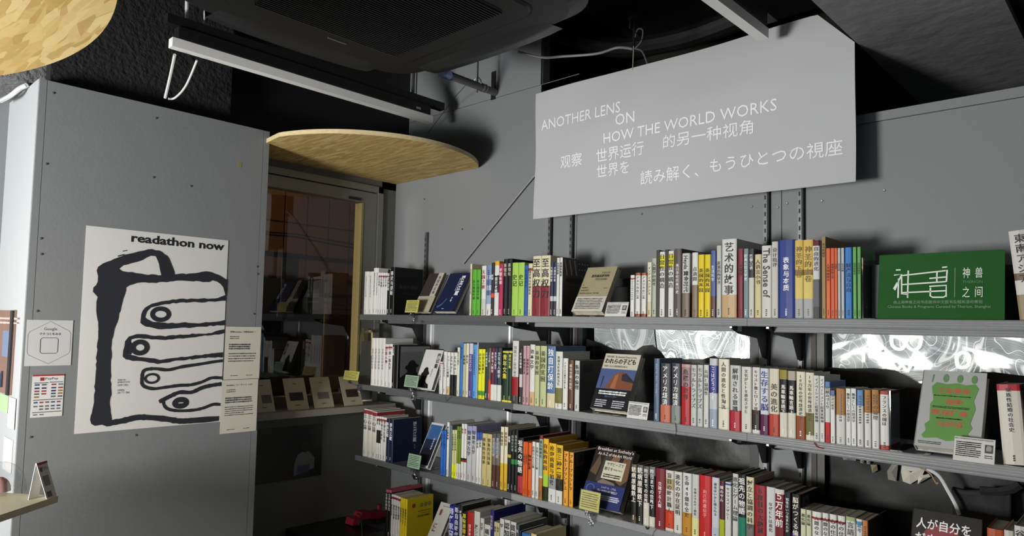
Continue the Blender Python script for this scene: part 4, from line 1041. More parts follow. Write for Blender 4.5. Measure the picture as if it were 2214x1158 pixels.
def run(fr, shelf, rows, where, start=0, yref=None, grp=None, left=False):
    """rows of books read off the photograph: edges at the foot, top of the spine"""
    global NB
    z = SH[shelf]; n = start
    grp = grp or 'books on the %s shelf' % NM[shelf]
    for ln in rows.strip().split('\n'):
        p = ln.split('|') + [''] * 8
        xl, xr, tp = [float(q) for q in p[0].split(',')]
        base = p[1]; desc = p[2]; title = p[3]; tcol = p[4]; zones = pz(p[5]) if p[5] else None; obi = pz(p[6])[0] if p[6] else None; fl = p[7]
        if zones is None: zones = [(0, 1, base)]
        A = zz(fr, xl, tp); B = zz(fr, xr, tp)
        # the spine foot on the shelf: follow the vertical edge down to the shelf
        if yref == 'top': X0, X1 = on(1, YB, *A).x, on(1, YB, *B).x
        else:
            yb0 = 700
            for _ in range(4):
                X0 = on(1, YB, A[0], yb0).x
                d = Vector((X0, YB, z)) - CAM; r = Vector((_X.dot(Vector((1, 0, 0))), 0, 0))
                cv = Vector((d.x * _X.x + d.y * _Y.x + d.z * _Z.x, d.x * _X.y + d.y * _Y.y + d.z * _Z.y, d.x * _X.z + d.y * _Y.z + d.z * _Z.z))
                yb0 = min(CY + F * cv.y / cv.z, 1175)
            X1 = on(1, YB, B[0], yb0).x
        h = on(1, YB, (A[0] + B[0]) / 2, A[1]).z - z
        m = [q for q in fl.split() if q]
        dep = .105 if h < .16 else .13 if h < .2 else .15 if h < .23 else .17
        for q in m:
            if q[0] == 'd': dep = float(q[1:])
        n += 1
        lab = '%s, %s book %s' % (desc, ORD[n - 1], where)
        while len(lab.split()) > 16:
            desc = ' '.join(desc.split()[:-1]).rstrip(',')
            while desc.split()[-1] in ('with', 'and', 'a', 'of', 'over', 'on', 'its', 'in', 'to', 'dark', 'grey', 'white', 'black', 'blue', 'red', 'pale', 'short', 'script', 'steel', 'light', 'green', 'orange', 'yellow', 'tan', 'cream', 'olive', 'purple'): desc = ' '.join(desc.split()[:-1]).rstrip(',')
            lab = '%s, %s book %s' % (desc, ORD[n - 1], where)
        NB += 1
        book(X0, X1, z, h, dep, base, zones, obi, title, tcol, lab, grp, 'H' in m, seed=NB, marks='x' not in m, tsz=.9 if 'L' in m else .74, tspan=(.04, .72) if 'L' in m else (.22, .66) if 'M' in m else (.08, .6))
# ---- top shelf
run('a', 'A', '''82,132,315|W|off-white paperback||#777777
133,187,315|W|off-white paperback||#777777
188,224,272|W|taller white paperback||#555555
225,249,272|W|taller white paperback||#555555
250,274,328|W|short white paperback with red dot|人文地理|#333333|0-.9:W;.9-.93:#8d3038;.93-1:W
275,302,328|W|short white paperback with red dot|人文地理|#333333|0-.9:W;.9-.93:#8d3038;.93-1:W
303,329,328|W|short white paperback with red dot|真元手册|#333333|0-.9:W;.9-.93:#8d3038;.93-1:W
330,356,328|W|short white paperback with red dot|真元手册|#333333|0-.9:W;.9-.93:#8d3038;.93-1:W
358,392,290|K|narrow black hardback|春史与谋断|#d8d8d8||| H
393,440,262|K|tall black hardback with faint cover lettering|春史与谋断|#d8d8d8||| H d.175''', 'from the left end of the top shelf')
run('a', 'A', '''1352,1373,222|C|tall cream book with dark brown cover|||||H
1376,1424,292|G|bright green paperback|从大国看中国|#1d4a18|||M
1426,1474,290|G|bright green paperback|从大国看中国|#1d4a18|||M
1486,1540,245|W|white book with red title and red bar|天国之秋|#9c2a2a|0-.33:w;.33-.62:W;.62-.64:W;.64-1:W
1545,1602,238|#6f83a8|blue and white patterned book||#22335a|0-.23:W;.23-.4:#8d9cba;.4-.5:#5b7099;.5-.6:#a8b3c8;.6-.72:#5f739d;.72-.8:#a5b0c8;.8-1:#6f83a8
1604,1638,208|D|thin dark book with an orange patch|史林|#e0e0e0|0-.34:D;.34-.42:#d4491e;.42-1:D|| M
1642,1694,190|W|white and black book with orange-yellow top|中国历史精神|#e6e6e6|0-.42:W;.42-.74:K;.74-.92:W;.92-1:#d9a325|| M
1697,1744,222|#a92a52|crimson book|中国纵横|#f0d8e0||
1748,1797,165|#15171b|tall black hardback|茶馆化|#c8bfae|||H
1799,1848,160|#15171b|tall black hardback with large side|茶馆化|#c8bfae|||H d.19
1852,1924,208|g|light green book|史记|#22351a|0-.45:g;.45-.72:g;.72-1:g||M
1926,1998,206|g|light green book|史记|#22351a|||M
2000,2043,240|B|blue paperback|社会经济史|#15315f||
2046,2096,218|C|cream paperback with small red seal|中国世界与中国社会|#33301f|0-.86:C;.86-.91:#9a4a38;.91-1:C''', 'right of the leaning navy book, top shelf')
run('b', 'A', '''52,148,128|C|tall cream and red hardback|至高权力|#24252a|0-.5:#7e2a33;.5-1:C||L H d.16
150,260,122|C|tall cream and red hardback|至高权力|#24252a|0-.5:#7e2a33;.5-1:C||L H d.16
264,301,205|#33313c|dark violet paperback with white band|大国的兴衰|#d5d5dd|0-.28:#33303a;.28-.37:#b5b8c0;.37-1:#2b3046
304,341,205|#33313c|dark violet paperback with white band|大国的兴衰|#d5d5dd|0-.28:#33303a;.28-.37:#b5b8c0;.37-1:#2b3046
344,374,150|W|tall white book|美国的陷阱|#222222||
376,412,146|W|tall white book with flag picture on cover|美国的陷阱|#222222|||d.17''', 'right of the leaning navy book, top shelf', 14)
run('b', 'A', '''1226,1276,356|W|small white paperback with red line||#8a8a8a|0-.9:W;.9-.93:#9c3a34;.93-1:W
1286,1346,328|W|small white paperback with brown ends|アメリカの憲法|#333333|0-.07:#96503a;.07-.94:W;.94-1:#96503a
1358,1418,328|W|small white paperback with brown ends|アメリカの憲法|#333333|0-.07:#96503a;.07-.94:W;.94-1:#96503a
1430,1480,203|#c9c4ad|cream paperback with beige foot|インディペンデンス|#2a2a2a|0-.28:#c4b795;.28-1:#cfcab4
1485,1538,155|#a3ab9d|pale green paperback|人類学の思考|#3f4a44||''', 'right of the portrait card, top shelf')
run('c', 'A', '''200,232,212|#3a362c|dark brown narrow hardback||#8a8470|||H x
234,296,230|W|white book with yellow patch|日常性の構造|#4a4a3a|0-.75:W;.75-.94:#dcd62a;.94-1:W||L
298,331,206|#3a362c|dark brown narrow hardback||#8a8470|||H x
333,396,220|W|white book with yellow patch|日常性の構造|#4a4a3a|0-.75:W;.75-.94:#dcd62a;.94-1:W||L
399,484,196|#544c49|brown-grey cloth hardback|美術学校的美術史|#ddd9cc|||H M d.19
491,578,248|W|white book over grey landscape|~Heyda 黄金时代|#1b1b1b|0-.38:#75695a;.38-1:w|| L
606,672,240|W|dotted white book over brown rocks|点滴開|#555555|0-.5:#83705f;.5-1:W|| M
678,744,264|Y|bright yellow paperback|英国的基因|#3a3208|||M
750,817,262|Y|bright yellow paperback|英国的基因|#3a3208|||M
820,877,218|#4f5f97|blue-violet book fading to brown|生活科学|#ccd3e6|0-.32:#5b3e3d;.32-1:#4f5f97||M
886,941,160|#b7b8b1|tall pale grey book|苏富比的早餐|#22252a|||M
946,1113,86|#c9c9c6|very thick white art book with tan band|艺术的故事|#1f1f22||0-.29:#b99a72|L H d.20
1131,1189,196|#7c3038|dark red cloth book|金瑞的|#4a1f24|||M
1196,1251,196|#74898f|blue-grey paperback|欧美比较文学史|#dfe6e6||
1256,1314,196|#3a3b3e|charcoal book with a white band|巴黎口语|#dcdcdc||0-.58:#c3c3ba|
1323,1397,260|#c9bf92|cream book with small ornaments|人语言小书|#4a4334||
1401,1513,160|#c6c5be|thick off-white hardback with script title|~The Sense of|#2b2b2b|||H L
1516,1589,115|#bfbdb5|tall light grey paperback|设计批评|#55585a||
1593,1775,94|#22377f|thick dark blue hardback with white title|表象与本质|#eceef4|||H M
1779,1875,98|#d7b860|gold book over grey pattern|神圣的下卷|#7b6128|0-.25:#a3a5a6;.25-.55:#d4bd6a;.55-.62:#8a713a;.62-1:#cfb05a|
1877,1988,94|#d7b860|gold book over grey pattern|神圣的上卷|#7b6128|0-.25:#a3a5a6;.25-.55:#d4bd6a;.55-.62:#8a713a;.62-1:#cfb05a|''', 'right of the portrait card, top shelf', 5)
run('d', 'A', '''422,479,114|w|grey and white book with dark red head|自由的进化|#4a4b4f|0-.15:#4b4b4b;.15-.5:#626467;.5-.93:#c6c7c9;.93-1:#5e2028|
481,496,118|K|thin black hardback|||||H x
498,532,84|#8f7640|gold-brown hardback with black cover|罗马的研究|#3c2f14|||H d.175
536,571,182|O|thick orange paperback|人类理解研究|#3a1a0c|||M
575,606,180|#c45430|red-orange paperback|道德形而上学|#3a1a0c|||M
608,631,180|O|thin orange paperback|论国家|#3a1a0c|||M
635,658,180|#aab0b3|thin pale grey paperback|哲学问题|#3a3d42|||M
664,690,178|#aab0b3|thin pale grey paperback|哲学问题|#3a3d42|||M
696,754,174|#3f78bd|thick sky blue paperback|财产法与自由|#143257|||M
764,794,172|#58994e|thin green paperback|法律的概念|#1d421b|||M
802,831,170|#58994e|thin green paperback|法律的概念|#1d421b|||M''', 'right of the portrait card, top shelf', 26)
# ---- second shelf
run('e', 'B', '''166,204,166|W|white paperback|安提戈涅的诉说|#8a8a8a|||M
205,242,166|W|white paperback|安提戈涅的诉说|#8a8a8a|||M
243,282,166|W|white paperback|安提戈涅的诉说|#8a8a8a|||M
283,328,168|W|white paperback with grey cover edge|安提戈涅的诉说|#8a8a8a|||M d.17
330,368,240|W|white book with red title|古董人物|#8e3a3c|0-.9:W;.9-.94:#8d3038;.94-1:W||
370,416,238|W|white book with bold black title|一桩|一批|大学|#1d2a4c|0-.9:W;.9-.94:#8d3038;.94-1:W||'''.replace('一桩|一批|大学', '一桩一批大学') + '''
420,444,250|K|narrow black book with white letters|四记集|#e8e8e8|||L
446,486,252|K|black book, hat silhouette on its cover|||||H x d.20''', 'from the left end of the second shelf')
run('e', 'B', '''985,1022,450|W|short white paperback with red dot||#777777|0-.93:W;.93-.96:#a03a3a;.96-1:W
1030,1068,328|W|white paperback|うつくしさのかたち|#222222|||
1072,1109,335|W|white paperback with coloured foot|うつくしい思想|#222222|0-.2:#c4a878;.2-1:W|
1115,1150,340|W|white and black paperback|まちのひと|#333333|0-.48:K;.48-1:W|
1154,1193,340|W|white and black paperback|まちのひと|#333333|0-.48:K;.48-1:W|
1195,1225,280|#cfcdb4|cream slim book|社会人類学|#6a6a3f|||
1229,1262,222|#2f6fb8|tall blue slim book|神社文化|#16417a|||
1265,1299,232|S|sage green slim book|死刑論|#2c2d22|||M
1302,1332,230|#cfccb8|ivory slim book|個人論|#6a6a6a|||M
1336,1380,230|#4b4386|purple book with white head|正义之心|#cfcbe6|0-.80:#4b4386;.80-1:#b9b9c4||M
1383,1430,245|#4d94cc|light blue book||#173f68|||
1433,1448,222|#9fa3a6|thin silver tall case||#444444|||H x d.16
1450,1489,300|#d9d91f|lemon yellow book with green foot|月宮与真實人|#4a4a10|0-.07:#d9d91f;.07-.16:#4b8f2c;.16-1:#d9d91f|
1490,1528,300|#d9d91f|lemon yellow book with green foot|月宮与真實人|#4a4a10|0-.07:#d9d91f;.07-.16:#4b8f2c;.16-1:#d9d91f|
1535,1568,285|#26343b|dark teal book|世界構造論|#c9d2d2|||
1571,1600,285|#6a6660|speckled book with orange foot|人文主義|#d8d4cc|0-.38:#c4492e;.38-1:#5b5752|
1602,1641,285|#5f1c2a|dark red book with white slip|身体与人類学|#e2d5d2||0-.30:W|x
1642,1675,285|#2c2c55|navy book with white slip|身体与人類学|#cfd2e2||0-.30:W|x
1677,1726,285|#33383a|dark grey book with white slip|文化与人類学|#cfd4d2||0-.30:W|x
1736,1806,312|#16301f|dark green book with gold ornaments|青年文集|#d8cf42|0-.03:#d8cf42;.03-.95:#16301f;.95-.98:#d8cf42;.98-1:#16301f|
1810,1851,312|#16301f|dark green book with gold ornaments|青年文集|#d8cf42|0-.03:#d8cf42;.03-.95:#16301f;.95-.98:#d8cf42;.98-1:#16301f|
1853,1926,200|#bfbfba|tall white hardback with red band|知識分子論的論考|#8c8c8c|0-.12:#3a3a38;.12-.42:#8d1a22;.42-1:#c6c6c1||H
1941,1978,290|#2f2d33|charcoal book with white label|時代的精神|#d8d6d6|0-.30:#2f2d33;.30-.53:#bdbdb8;.53-1:#2f2d33||d.18''', 'right of the leaning silhouette book, second shelf')
run('f', 'B', '''222,261,155|P|dusty pink paperback|思想的艺术|#42282c|||M
263,304,155|P|dusty pink paperback|思想的艺术|#42282c|||M
307,369,140|W|white book with red marks, beige foot|资本文学|#2a2a2a|0-.22:#c2a27c;.22-1:#cfcdc6|
371,431,156|#b3b98a|pale olive book with framed title|美国的贫困|#3d4427|||
438,516,158|#b3b98a|pale olive book with framed title|美国的贫困|#3d4427|||
526,625,160|#4d6b92|thick blue book with cream foot|独自打保龄|#e2e8ee|0-.23:#c8bd98;.23-1:#4d6b92||L d.19
629,716,228|#c9cbc2|white book with olive block|美国大城市的死与生|#3d4033|0-.09:W;.09-.36:#6b6a35;.36-.38:#c9cbc2;.38-1:#c9cbc2||H d.17
722,786,312|W|white paperback with black title|アメリカ大都市の死と生|#1e1e1e||
796,860,335|#4a2a20|brown patterned book|都市空間の探究|#dcd2c2|0-.05:#4a2a20;.05-1:#5e3a28||
871,936,342|#b9bab7|light grey book with grey case side|集団の倫理|#3c3c3c|||d.19''', 'right of the leaning silhouette book, second shelf', 23)
run('g', 'B', '''171,235,182|#4c6078|slate blue book|エドワード・コナー・コミュニティ|#dfe5ea|||d.15
246,360,237|#33363d|charcoal hardback with orange band|アメリカ経済|#e8e8e8||0-.29:#b5624b|M H L
369,475,237|#33363d|charcoal hardback with grey-green band|アメリカ経済|#e8e8e8||0-.29:#77807a|M H L
483,588,247|#8c2126|red book with white branching figure|危機の世界|#2b1a1c|0-.63:#a3171f;.63-.95:#8e6d70;.95-1:#b08a84|
593,659,255|#b5b7b4|pale grey hardback|モラルトライブズ|#55585a|||L H
666,731,255|#b5b7b4|pale grey hardback|モラルトライブズ|#55585a|||L H
739,797,255|#c4c4be|ivory slim hardback|共同と協調性|#55585a|||H
803,895,182|#a9adb3|tall silver book with blue title block|ここはどうつくる|#e8eaf2|0-.27:#8d98a5;.27-.5:#b3b6ba;.5-.9:#2d3480;.9-1:#b3b6ba||
906,1030,188|#cfccb9|thick glossy cream hardback|人間の進化と性淘汰|#37352a|0-.3:#cfccb9;.3-.305:#2a2a2a;.305-1:#cfccb9||H L
1039,1162,260|#b7b8b3|white hardback with grey blot, red band|解明される意識|#222222||0-.31:#a3162a|H L
1169,1284,276|#c6c5bb|white hardback|文化がヒトを進化させた|#3c3c3c|||H L
1293,1381,282|#cbcbc6|white hardback with dark band|キリスト教とローマ帝国|#4a1420||.05-.35:#2b2119|H L
1386,1481,294|#c3c6cc|white hardback with purple band|生存する脳|#2a357f||0-.30:#4f1740|H L
1486,1600,298|#c8c0ae|cream glossy hardback with red-orange band|美の進化|#3a3a36||0-.32:#a83826|H M
1606,1695,312|K|black hardback with cream foot|馬車輪言語下|#e6e2d4|0-.36:#cbc8bb;.36-.86:#15161b;.86-1:#8f8030||H M
1699,1789,324|K|black hardback with ivory foot|馬車輪言語上|#e6e2d4|0-.37:#cbc8bb;.37-.86:#15161b;.86-1:#a89f94||H M
1796,1899,332|#cfcdb8|cream hardback with rust band|10万年の世界経済史下|#2a2b20||0-.34:#87431f|H L
1903,2000,342|#cfcdb8|cream hardback with olive band|10万年の世界経済史上|#2a2b20||.07-.40:#666431|H L''', 'right of the brown house book, second shelf')
run('h', 'B', '''297,342,416|#c6c6c2|white paperback with blue diamond|イノベーションと起業家精神|#33343a|||L
346,384,419|#c6c6c2|white paperback with purple diamond|イノベーションと起業家精神|#33343a|||L
388,429,466|#c3c6c9|white paperback with red foot|仕組みづくり|#2a2d3a|0-.33:#b3262a;.33-.9:#c9c9c6;.9-1:#5a7fae||
433,468,536|W|small white paperback with blue head|経済の思考|#55585a|0-.9:W;.9-1:#3d5f94||
476,549,522|W|small white paperback with ochre head||#777777|0-.52:#c9c9c2;.52-1:#a4713a||
558,597,521|W|small white paperback|職業としての経済学|#44484c|||
600,640,521|W|small white paperback|職業としての経済学|#44484c|||
646,698,534|W|small white paperback with light blue head||#55585a|0-.72:W;.72-1:#5c86b8|
706,759,532|W|small white paperback with ochre head||#6a5a3a|0-.6:W;.6-1:#a4713a|
766,825,532|W|small white paperback with ochre head|経営の論理|#6a5a3a|0-.6:W;.6-1:#a4713a|
833,904,542|W|small white paperback with red-brown ends|フランスの国は|#333333|0-.07:#a5473a;.07-.94:W;.94-1:#a5473a|''', 'right of the brown house book, second shelf', 18)
# ---- third shelf
run('i', 'C', '''73,127,132|#c6c4ba|ivory hardback with red mark|王心論|#666666|0-.9:#c6c4ba;.9-.98:#8a2a30;.98-1:#c6c4ba||d.17
128,182,146|#c6c4ba|ivory hardback with red mark|王心論|#666666|0-.9:#c6c4ba;.9-.98:#8a2a30;.98-1:#c6c4ba||d.17
183,238,165|#c6c4ba|ivory hardback with red mark|王心論|#666666|0-.9:#c6c4ba;.9-.98:#8a2a30;.98-1:#c6c4ba||d.17
240,264,225|W|short white paperback with black bar|荊楚|#222222|0-.38:W;.38-.68:K;.68-.9:W;.9-.95:#8d3038;.95-1:W
265,291,228|W|short white paperback with black bar|荊楚|#222222|0-.38:W;.38-.68:K;.68-.9:W;.9-.95:#8d3038;.95-1:W
292,324,232|W|short white paperback with dark title|帝国与全球化|#3a2f33|0-.9:W;.9-.95:#8d3038;.95-1:W
325,360,240|W|short white paperback with dark title|帝国与全球化|#3a2f33|0-.9:W;.9-.95:#8d3038;.95-1:W
363,400,256|N|navy hardback with white brush title|張尧江蔵|#e8e8ee|||
402,446,266|N|navy hardback with calligraphy on its cover|張尧江蔵|#e8e8ee|||d.175''', 'from the left end of the third shelf')
run('i', 'C', '''1046,1075,402|#2560b5|blue slim book|医療人類学|#113a78|||
1077,1110,402|#2560b5|blue slim book|医療人類学|#113a78|||
1120,1149,298|W|tall white slim book|明治精神論|#222222|||
1153,1184,336|#5d6f78|thin grey-blue book||#a8b4b8|||x
1188,1215,396|#c9c78a|cream book with yellow foot|文化性別研究論|#4a4a2c|0-.28:#dcdc20;.28-1:#c2c08c|
1218,1245,396|#c9c78a|cream book with yellow foot|文化性別研究論|#4a4a2c|0-.28:#dcdc20;.28-1:#c2c08c|
1248,1272,350|#6b8424|olive green book with white foot|西学東漸|#25300f|0-.29:W;.29-1:#6b8424|
1275,1298,354|#6b8424|olive green book with white foot|西学東漸|#25300f|0-.29:W;.29-1:#6b8424|
1301,1333,318|W|tall white book with black-red band|血性|#8a3a4a|0-.32:W;.32-.36:#7d1f2a;.36-.39:#1a1a1a;.39-1:W|
1336,1368,320|W|tall white book with black-red band|血性|#8a3a4a|0-.32:W;.32-.36:#7d1f2a;.36-.39:#1a1a1a;.39-1:W|
1371,1429,345|#a7a7b2|lavender-grey book|知識考古学|#44444c|0-.86:#b0b0b4;.86-1:#8d8db0|
1431,1485,346|#a7a7b2|lavender-grey book|知識考古学|#44444c|0-.86:#b0b0b4;.86-1:#8d8db0|
1490,1524,426|W|white book with blue head|心的建筑|#55585a|0-.85:W;.85-1:#2f4fa5|
1526,1558,426|W|white book with blue head|心的建筑|#55585a|0-.85:W;.85-1:#2f4fa5|
1560,1618,440|#b9ab74|khaki paperback|想象的共同体|#4a4122|||
1619,1681,448|#b9ab74|khaki paperback|想象的共同体|#4a4122|||
1689,1733,440|#4a3430|brown book fading to steel blue|歴史的終結|#b9b4b0|0-.42:#4d2e27;.42-.6:#6b625c;.6-.85:#6d7884;.85-1:#4c4e54|
1736,1784,440|#4a3430|brown book fading to steel blue|歴史的終結|#b9b4b0|0-.42:#4d2e27;.42-.6:#6b625c;.6-.85:#6d7884;.85-1:#4c4e54|
1791,1833,356|#cfc9a4|cream book with yellow splash|植物爆発|#7a5a1c|0-.42:#cba62a;.42-1:#d0cbb0|
1839,1881,358|#cfc9a4|cream book with yellow splash|植物爆発|#7a5a1c|0-.42:#cba62a;.42-1:#d0cbb0|''', 'right of the leaning framed book, third shelf')
run('j', 'C', '''256,288,236|K|black book with yellow moon|倫理|#e2e2e2|0-.56:K;.56-.61:#b3a42a;.61-1:K|
290,322,226|K|tall black book with green leaf|植物的故事|#8f9a8f|0-.45:#101311;.45-.53:#2f7a3f;.53-1:#101311|
324,357,226|K|tall black book with green leaf|植物的故事|#8f9a8f|0-.45:#101311;.45-.53:#2f7a3f;.53-1:#101311||d.19
359,411,302|K|black hardback with red band|祖先の物語|#e4e4e4|0-1:#141416|.02-.32:#a5323c|H L
413,436,342|O|thin orange paperback|人類的由来|#2a1408|||M
438,458,345|O|thin orange paperback|人類的由来|#2a1408|||M
460,497,352|O|thick orange paperback|物种起源|#2a1408|||M
501,532,342|W|slim white paperback|自然与人工之論|#44474a|||
537,569,350|W|slim white paperback|自然与人工之論|#44474a|||
571,606,278|#8fa8a0|tall pale teal book with dark red head|遺伝的進化|#2f3d38|0-.33:#a8662a;.33-.36:W;.36-.94:#8fa8a0;.94-1:#7a1f28|
610,663,312|#dda520|yellow-orange book with green illustrated foot|自私的基因|#3a2408|0-.22:#1d2a10;.22-.42:#9cc23a;.42-1:#dda520||d.18
666,739,358|#d8ab18|yellow hardback, grey and white foot|枪炮病菌与钢铁|#3a2c08|0-.22:#cdcdca;.22-.42:#8f9294;.42-1:#d8ab18||H L
741,806,376|#d8ab18|yellow hardback, dark green and white foot|第三种黑猩猩|#3a2c08|0-.22:#cdcdca;.22-.42:#1d261c;.42-1:#d8ab18||H L d.16
816,866,438|#d99a32|orange-yellow paperback|ブループリント上|#4a1c10|||L
873,919,450|#d99a32|orange-yellow paperback with black cover|ブループリント下|#4a1c10|0-1:#d99a32||L d.17''', 'right of the leaning framed book, third shelf', 20)
run('k', 'C', '''696,760,296|#1b1a17|black hardback with brown head|銃病原菌鉄上|#e8e4d8|0-.1:#4a3a28;.1-.85:#1b1a17;.85-1:#5d553f||H L
766,838,302|#1b1c1c|black hardback with grey head|銃病原菌鉄下|#e8e4d8|0-.82:#1e1d1c;.82-1:#4c504c||H L
840,910,320|#232322|black hardback with white foot|昨日までの世界上|#e4e4e0|0-.38:#c6c3b6;.38-.5:#3a2622;.5-.85:#1b1b1c;.85-1:#55514d||H L
913,981,326|#232322|black hardback with short white foot|昨日までの世界下|#e4e4e0|0-.16:#c6c3b6;.16-.85:#1b1b1c;.85-1:#6a6c72||H L
986,1100,346|#6f1a25|dark red hardback with white helix|交雑する人類|#e8d8d8|||H M
1106,1204,370|#bdb9ac|white hardback with orange-red band|盲目の時計職人|#2c2a26|0-.68:#c4c1b7;.68-.86:#a3946a;.86-1:#c4c1b7|.04-.34:#c23a18|H L
1208,1305,386|#c6c5bd|thick white hardback|進化の存在証明|#1d1d1d|||H L
1312,1419,402|#c6c6c2|white hardback with ochre band|生命40億年全史|#1d1d1d||0-.36:#b27d22|H L
1424,1508,418|#b9bab8|pale grey hardback with pale yellow band|生命エネルギー進化|#33363a||0-.30:#cfcd8d|H M
1512,1655,432|#b3161c|thick bright red hardback|利己的遺伝子|#e89a92|||H M
1662,1752,456|#babdc3|white hardback with grey-blue band|適者はいかに語られる|#2a2b30||0-.22:#a8b0bf|H
1756,1816,492|#4a1c22|dark wine book with lime band|裸のサル|#e8dfdf|0-.38:#9ba81f;.38-1:#4a1c22||x''', 'right of the leaning painted-cover book, third shelf', yref='top')
run('l', 'C', '''371,445,342|#c6c6c3|white paperback with blue dot|セックスインザシー|#222222|0-.95:#c6c6c3;.95-.98:#2f4f8a;.98-1:#c6c6c3||
463,530,242|#bfbfba|tall white book|進化とゲーム理論|#3c3f42|||H L
532,621,252|#121315|black hardback with a grey planet, teal band|祖先の物語|#e4e4e4|0-.48:#121315;.48-.62:#4a4b4c;.62-1:#121315|0-.42:#14715a|H L
624,717,282|#c9c2a4|cream hardback with grey band|対立と協調の科学|#26251f||0-.36:#6b6963|H L
724,863,380|#8a1620|thick red hardback|６度目の大絶滅|#1d1013|||H L
866,971,402|#c3c4c6|white hardback|なぜヒトは進化|#44474a|||H M
968,1078,428|#6b1822|dark red hardback with white head|５万年前|#f0e8e6|0-.2:#5a3a24;.2-.93:#6b1822;.93-1:#c6bfb6||H L
1080,1158,464|#191a1d|black book with white title|知性はいつ生まれたか|#dddddd|||
1166,1270,488|#15161a|black hardback with purple band|脳がつくる倫理|#e2dcc8||0-.42:#46246b|H L d.16''', 'right of the leaning painted-cover book, third shelf', 12, yref='top')
run('l', 'C', '''1276,1338,662|#c4c6a8|small cream paperback with green stripe|進化論|#222222|||
1344,1404,676|#c4c6a8|small cream paperback with green stripe|進化論|#222222|||
1412,1524,696|W|wide small white paperback with red line|人間のなかの|#222222|0-.86:W;.86-.9:#8d2a2e;.9-1:W||
1536,1609,712|W|small white paperback with red line|人間のなかの|#222222|0-.86:W;.86-.9:#8d2a2e;.9-1:W||
1621,1706,728|W|small white paperback with red line|心の仕組み|#222222|0-.86:W;.86-.9:#8d2a2e;.9-1:W||
1719,1806,746|W|small white paperback with red line|心の仕組み|#222222|0-.86:W;.86-.9:#8d2a2e;.9-1:W||
1816,1930,758|#c6c8b4|small white paperback with pale green head|言語起源|#44484a|0-.93:#c8c8c0;.93-1:#98a57a||
1941,2014,784|W|small white paperback, blue mark, yellow foot|思考|#3d6f94|0-.3:#c9b02c;.3-.9:W;.9-.96:#3f86b0;.96-1:W||
2017,2080,800|#b3713a|small tan paperback||#5a3a1a|||''', 'right of the leaning painted-cover book, third shelf', 21, yref='top')
# ---- lowest shelf
run('o', 'D', '''798,846,150|#121214|black book with pink head|生命的理性|#dddddd|0-.94:#121214;.94-1:#b0505f||H d.15
850,900,155|#121214|black book with pink head|生命的理性|#dddddd|0-.94:#121214;.94-1:#b0505f||H d.19
903,936,238|W|white paperback with red dot|理性与情感|#333333|0-.9:W;.9-.95:#7d2a36;.95-1:W||M d.13
938,980,248|W|white paperback with red dot|理性与情感|#333333|0-.9:W;.9-.95:#7d2a36;.95-1:W||M d.13
982,1024,262|W|white paperback with red dot|理性与情感|#333333|0-.9:W;.9-.95:#7d2a36;.95-1:W||M d.13
1026,1066,280|W|white paperback with red dot|理性与情感|#333333|0-.9:W;.9-.95:#7d2a36;.95-1:W||M d.13
1070,1108,298|Y|yellow paperback|疫情後的人文|#4a4010|||M
1110,1150,312|Y|yellow paperback|疫情後的人文|#4a4010|||M
1152,1195,324|Y|yellow paperback with darker yellow cover|疫情後的人文|#4a4010|||M d.155''', 'from the left end of the lowest shelf', yref='top')
run('o', 'D', '''1968,2064,446|#1f2a86|bright navy hardback|帰任家園|#d8dcf0|||H L
2072,2152,432|#1a2044|dark navy hardback|新自由時代|#dcdce8|||H L
2156,2210,450|#7d8084|black and white speckled book|時空|#e4e4e4|0-.82:#a9acb4;.82-1:#2a2b2e||''', 'right of the leaning white book, lowest shelf', yref='top')
run('p', 'D', '''5,60,172|#141a2c|dark blue book with yellow title|隠喩原理大|#e2d82a|||H L
66,164,180|#a82a22|red book with white title|経済学的世界|#f0dcd8|||M
170,256,172|#c3c3bd|tall white book|放システム|#2a2a2a|||M d.15
262,318,275|#c3c3bd|white slim book with raised edges|文学|#444444|||
322,412,372|#c3c3bd|white short book|構造とは|#2a2a2a|||
416,467,152|#23246b|tall navy slim book with grey cover|社会科学|#c9a8b8|||d.19
470,512,328|#bdb68a|thin cream book|国家|#4a452a|||
514,550,342|#bdb68a|thin cream book|国家|#4a452a|||
554,616,282|#c3c3bd|white book with red dot|学|#2a2a2a|||
622,706,300|#c3c3bd|white book with black title|認知|#1d1d1d|||L
714,796,330|#c3c3bd|wide white book with black title|貧困|#1d1d1d|||L d.15
804,846,375|#4a4c52|dark grey hardback with dark cover|医|#c9c9c9|||d.17
850,876,462|#1c2740|thin navy book||#c9c9c9|||d.14 x
880,1012,500|#2f6aa8|thick blue book||#c9c9c9|||x
1018,1100,508|#c4b985|cream-edged navy hardback||#555555|||x H d.18''', 'right of the leaning white book, lowest shelf', 3, yref='top')
run('m', 'C', '''1802,1984,935|#a84a2a|thick rust-orange hardback|世界と心|#3a1408|||H
1990,2098,950|#b9b8ae|white hardback||#444444|||H x
2104,2230,902|#bfbdb6|ivory hardback with bold title|谷内|#1d1d1d|||H L''', 'right of the leaning black book, third shelf', yref='top')
# back-end black case book right of the rust book is left out of the frame

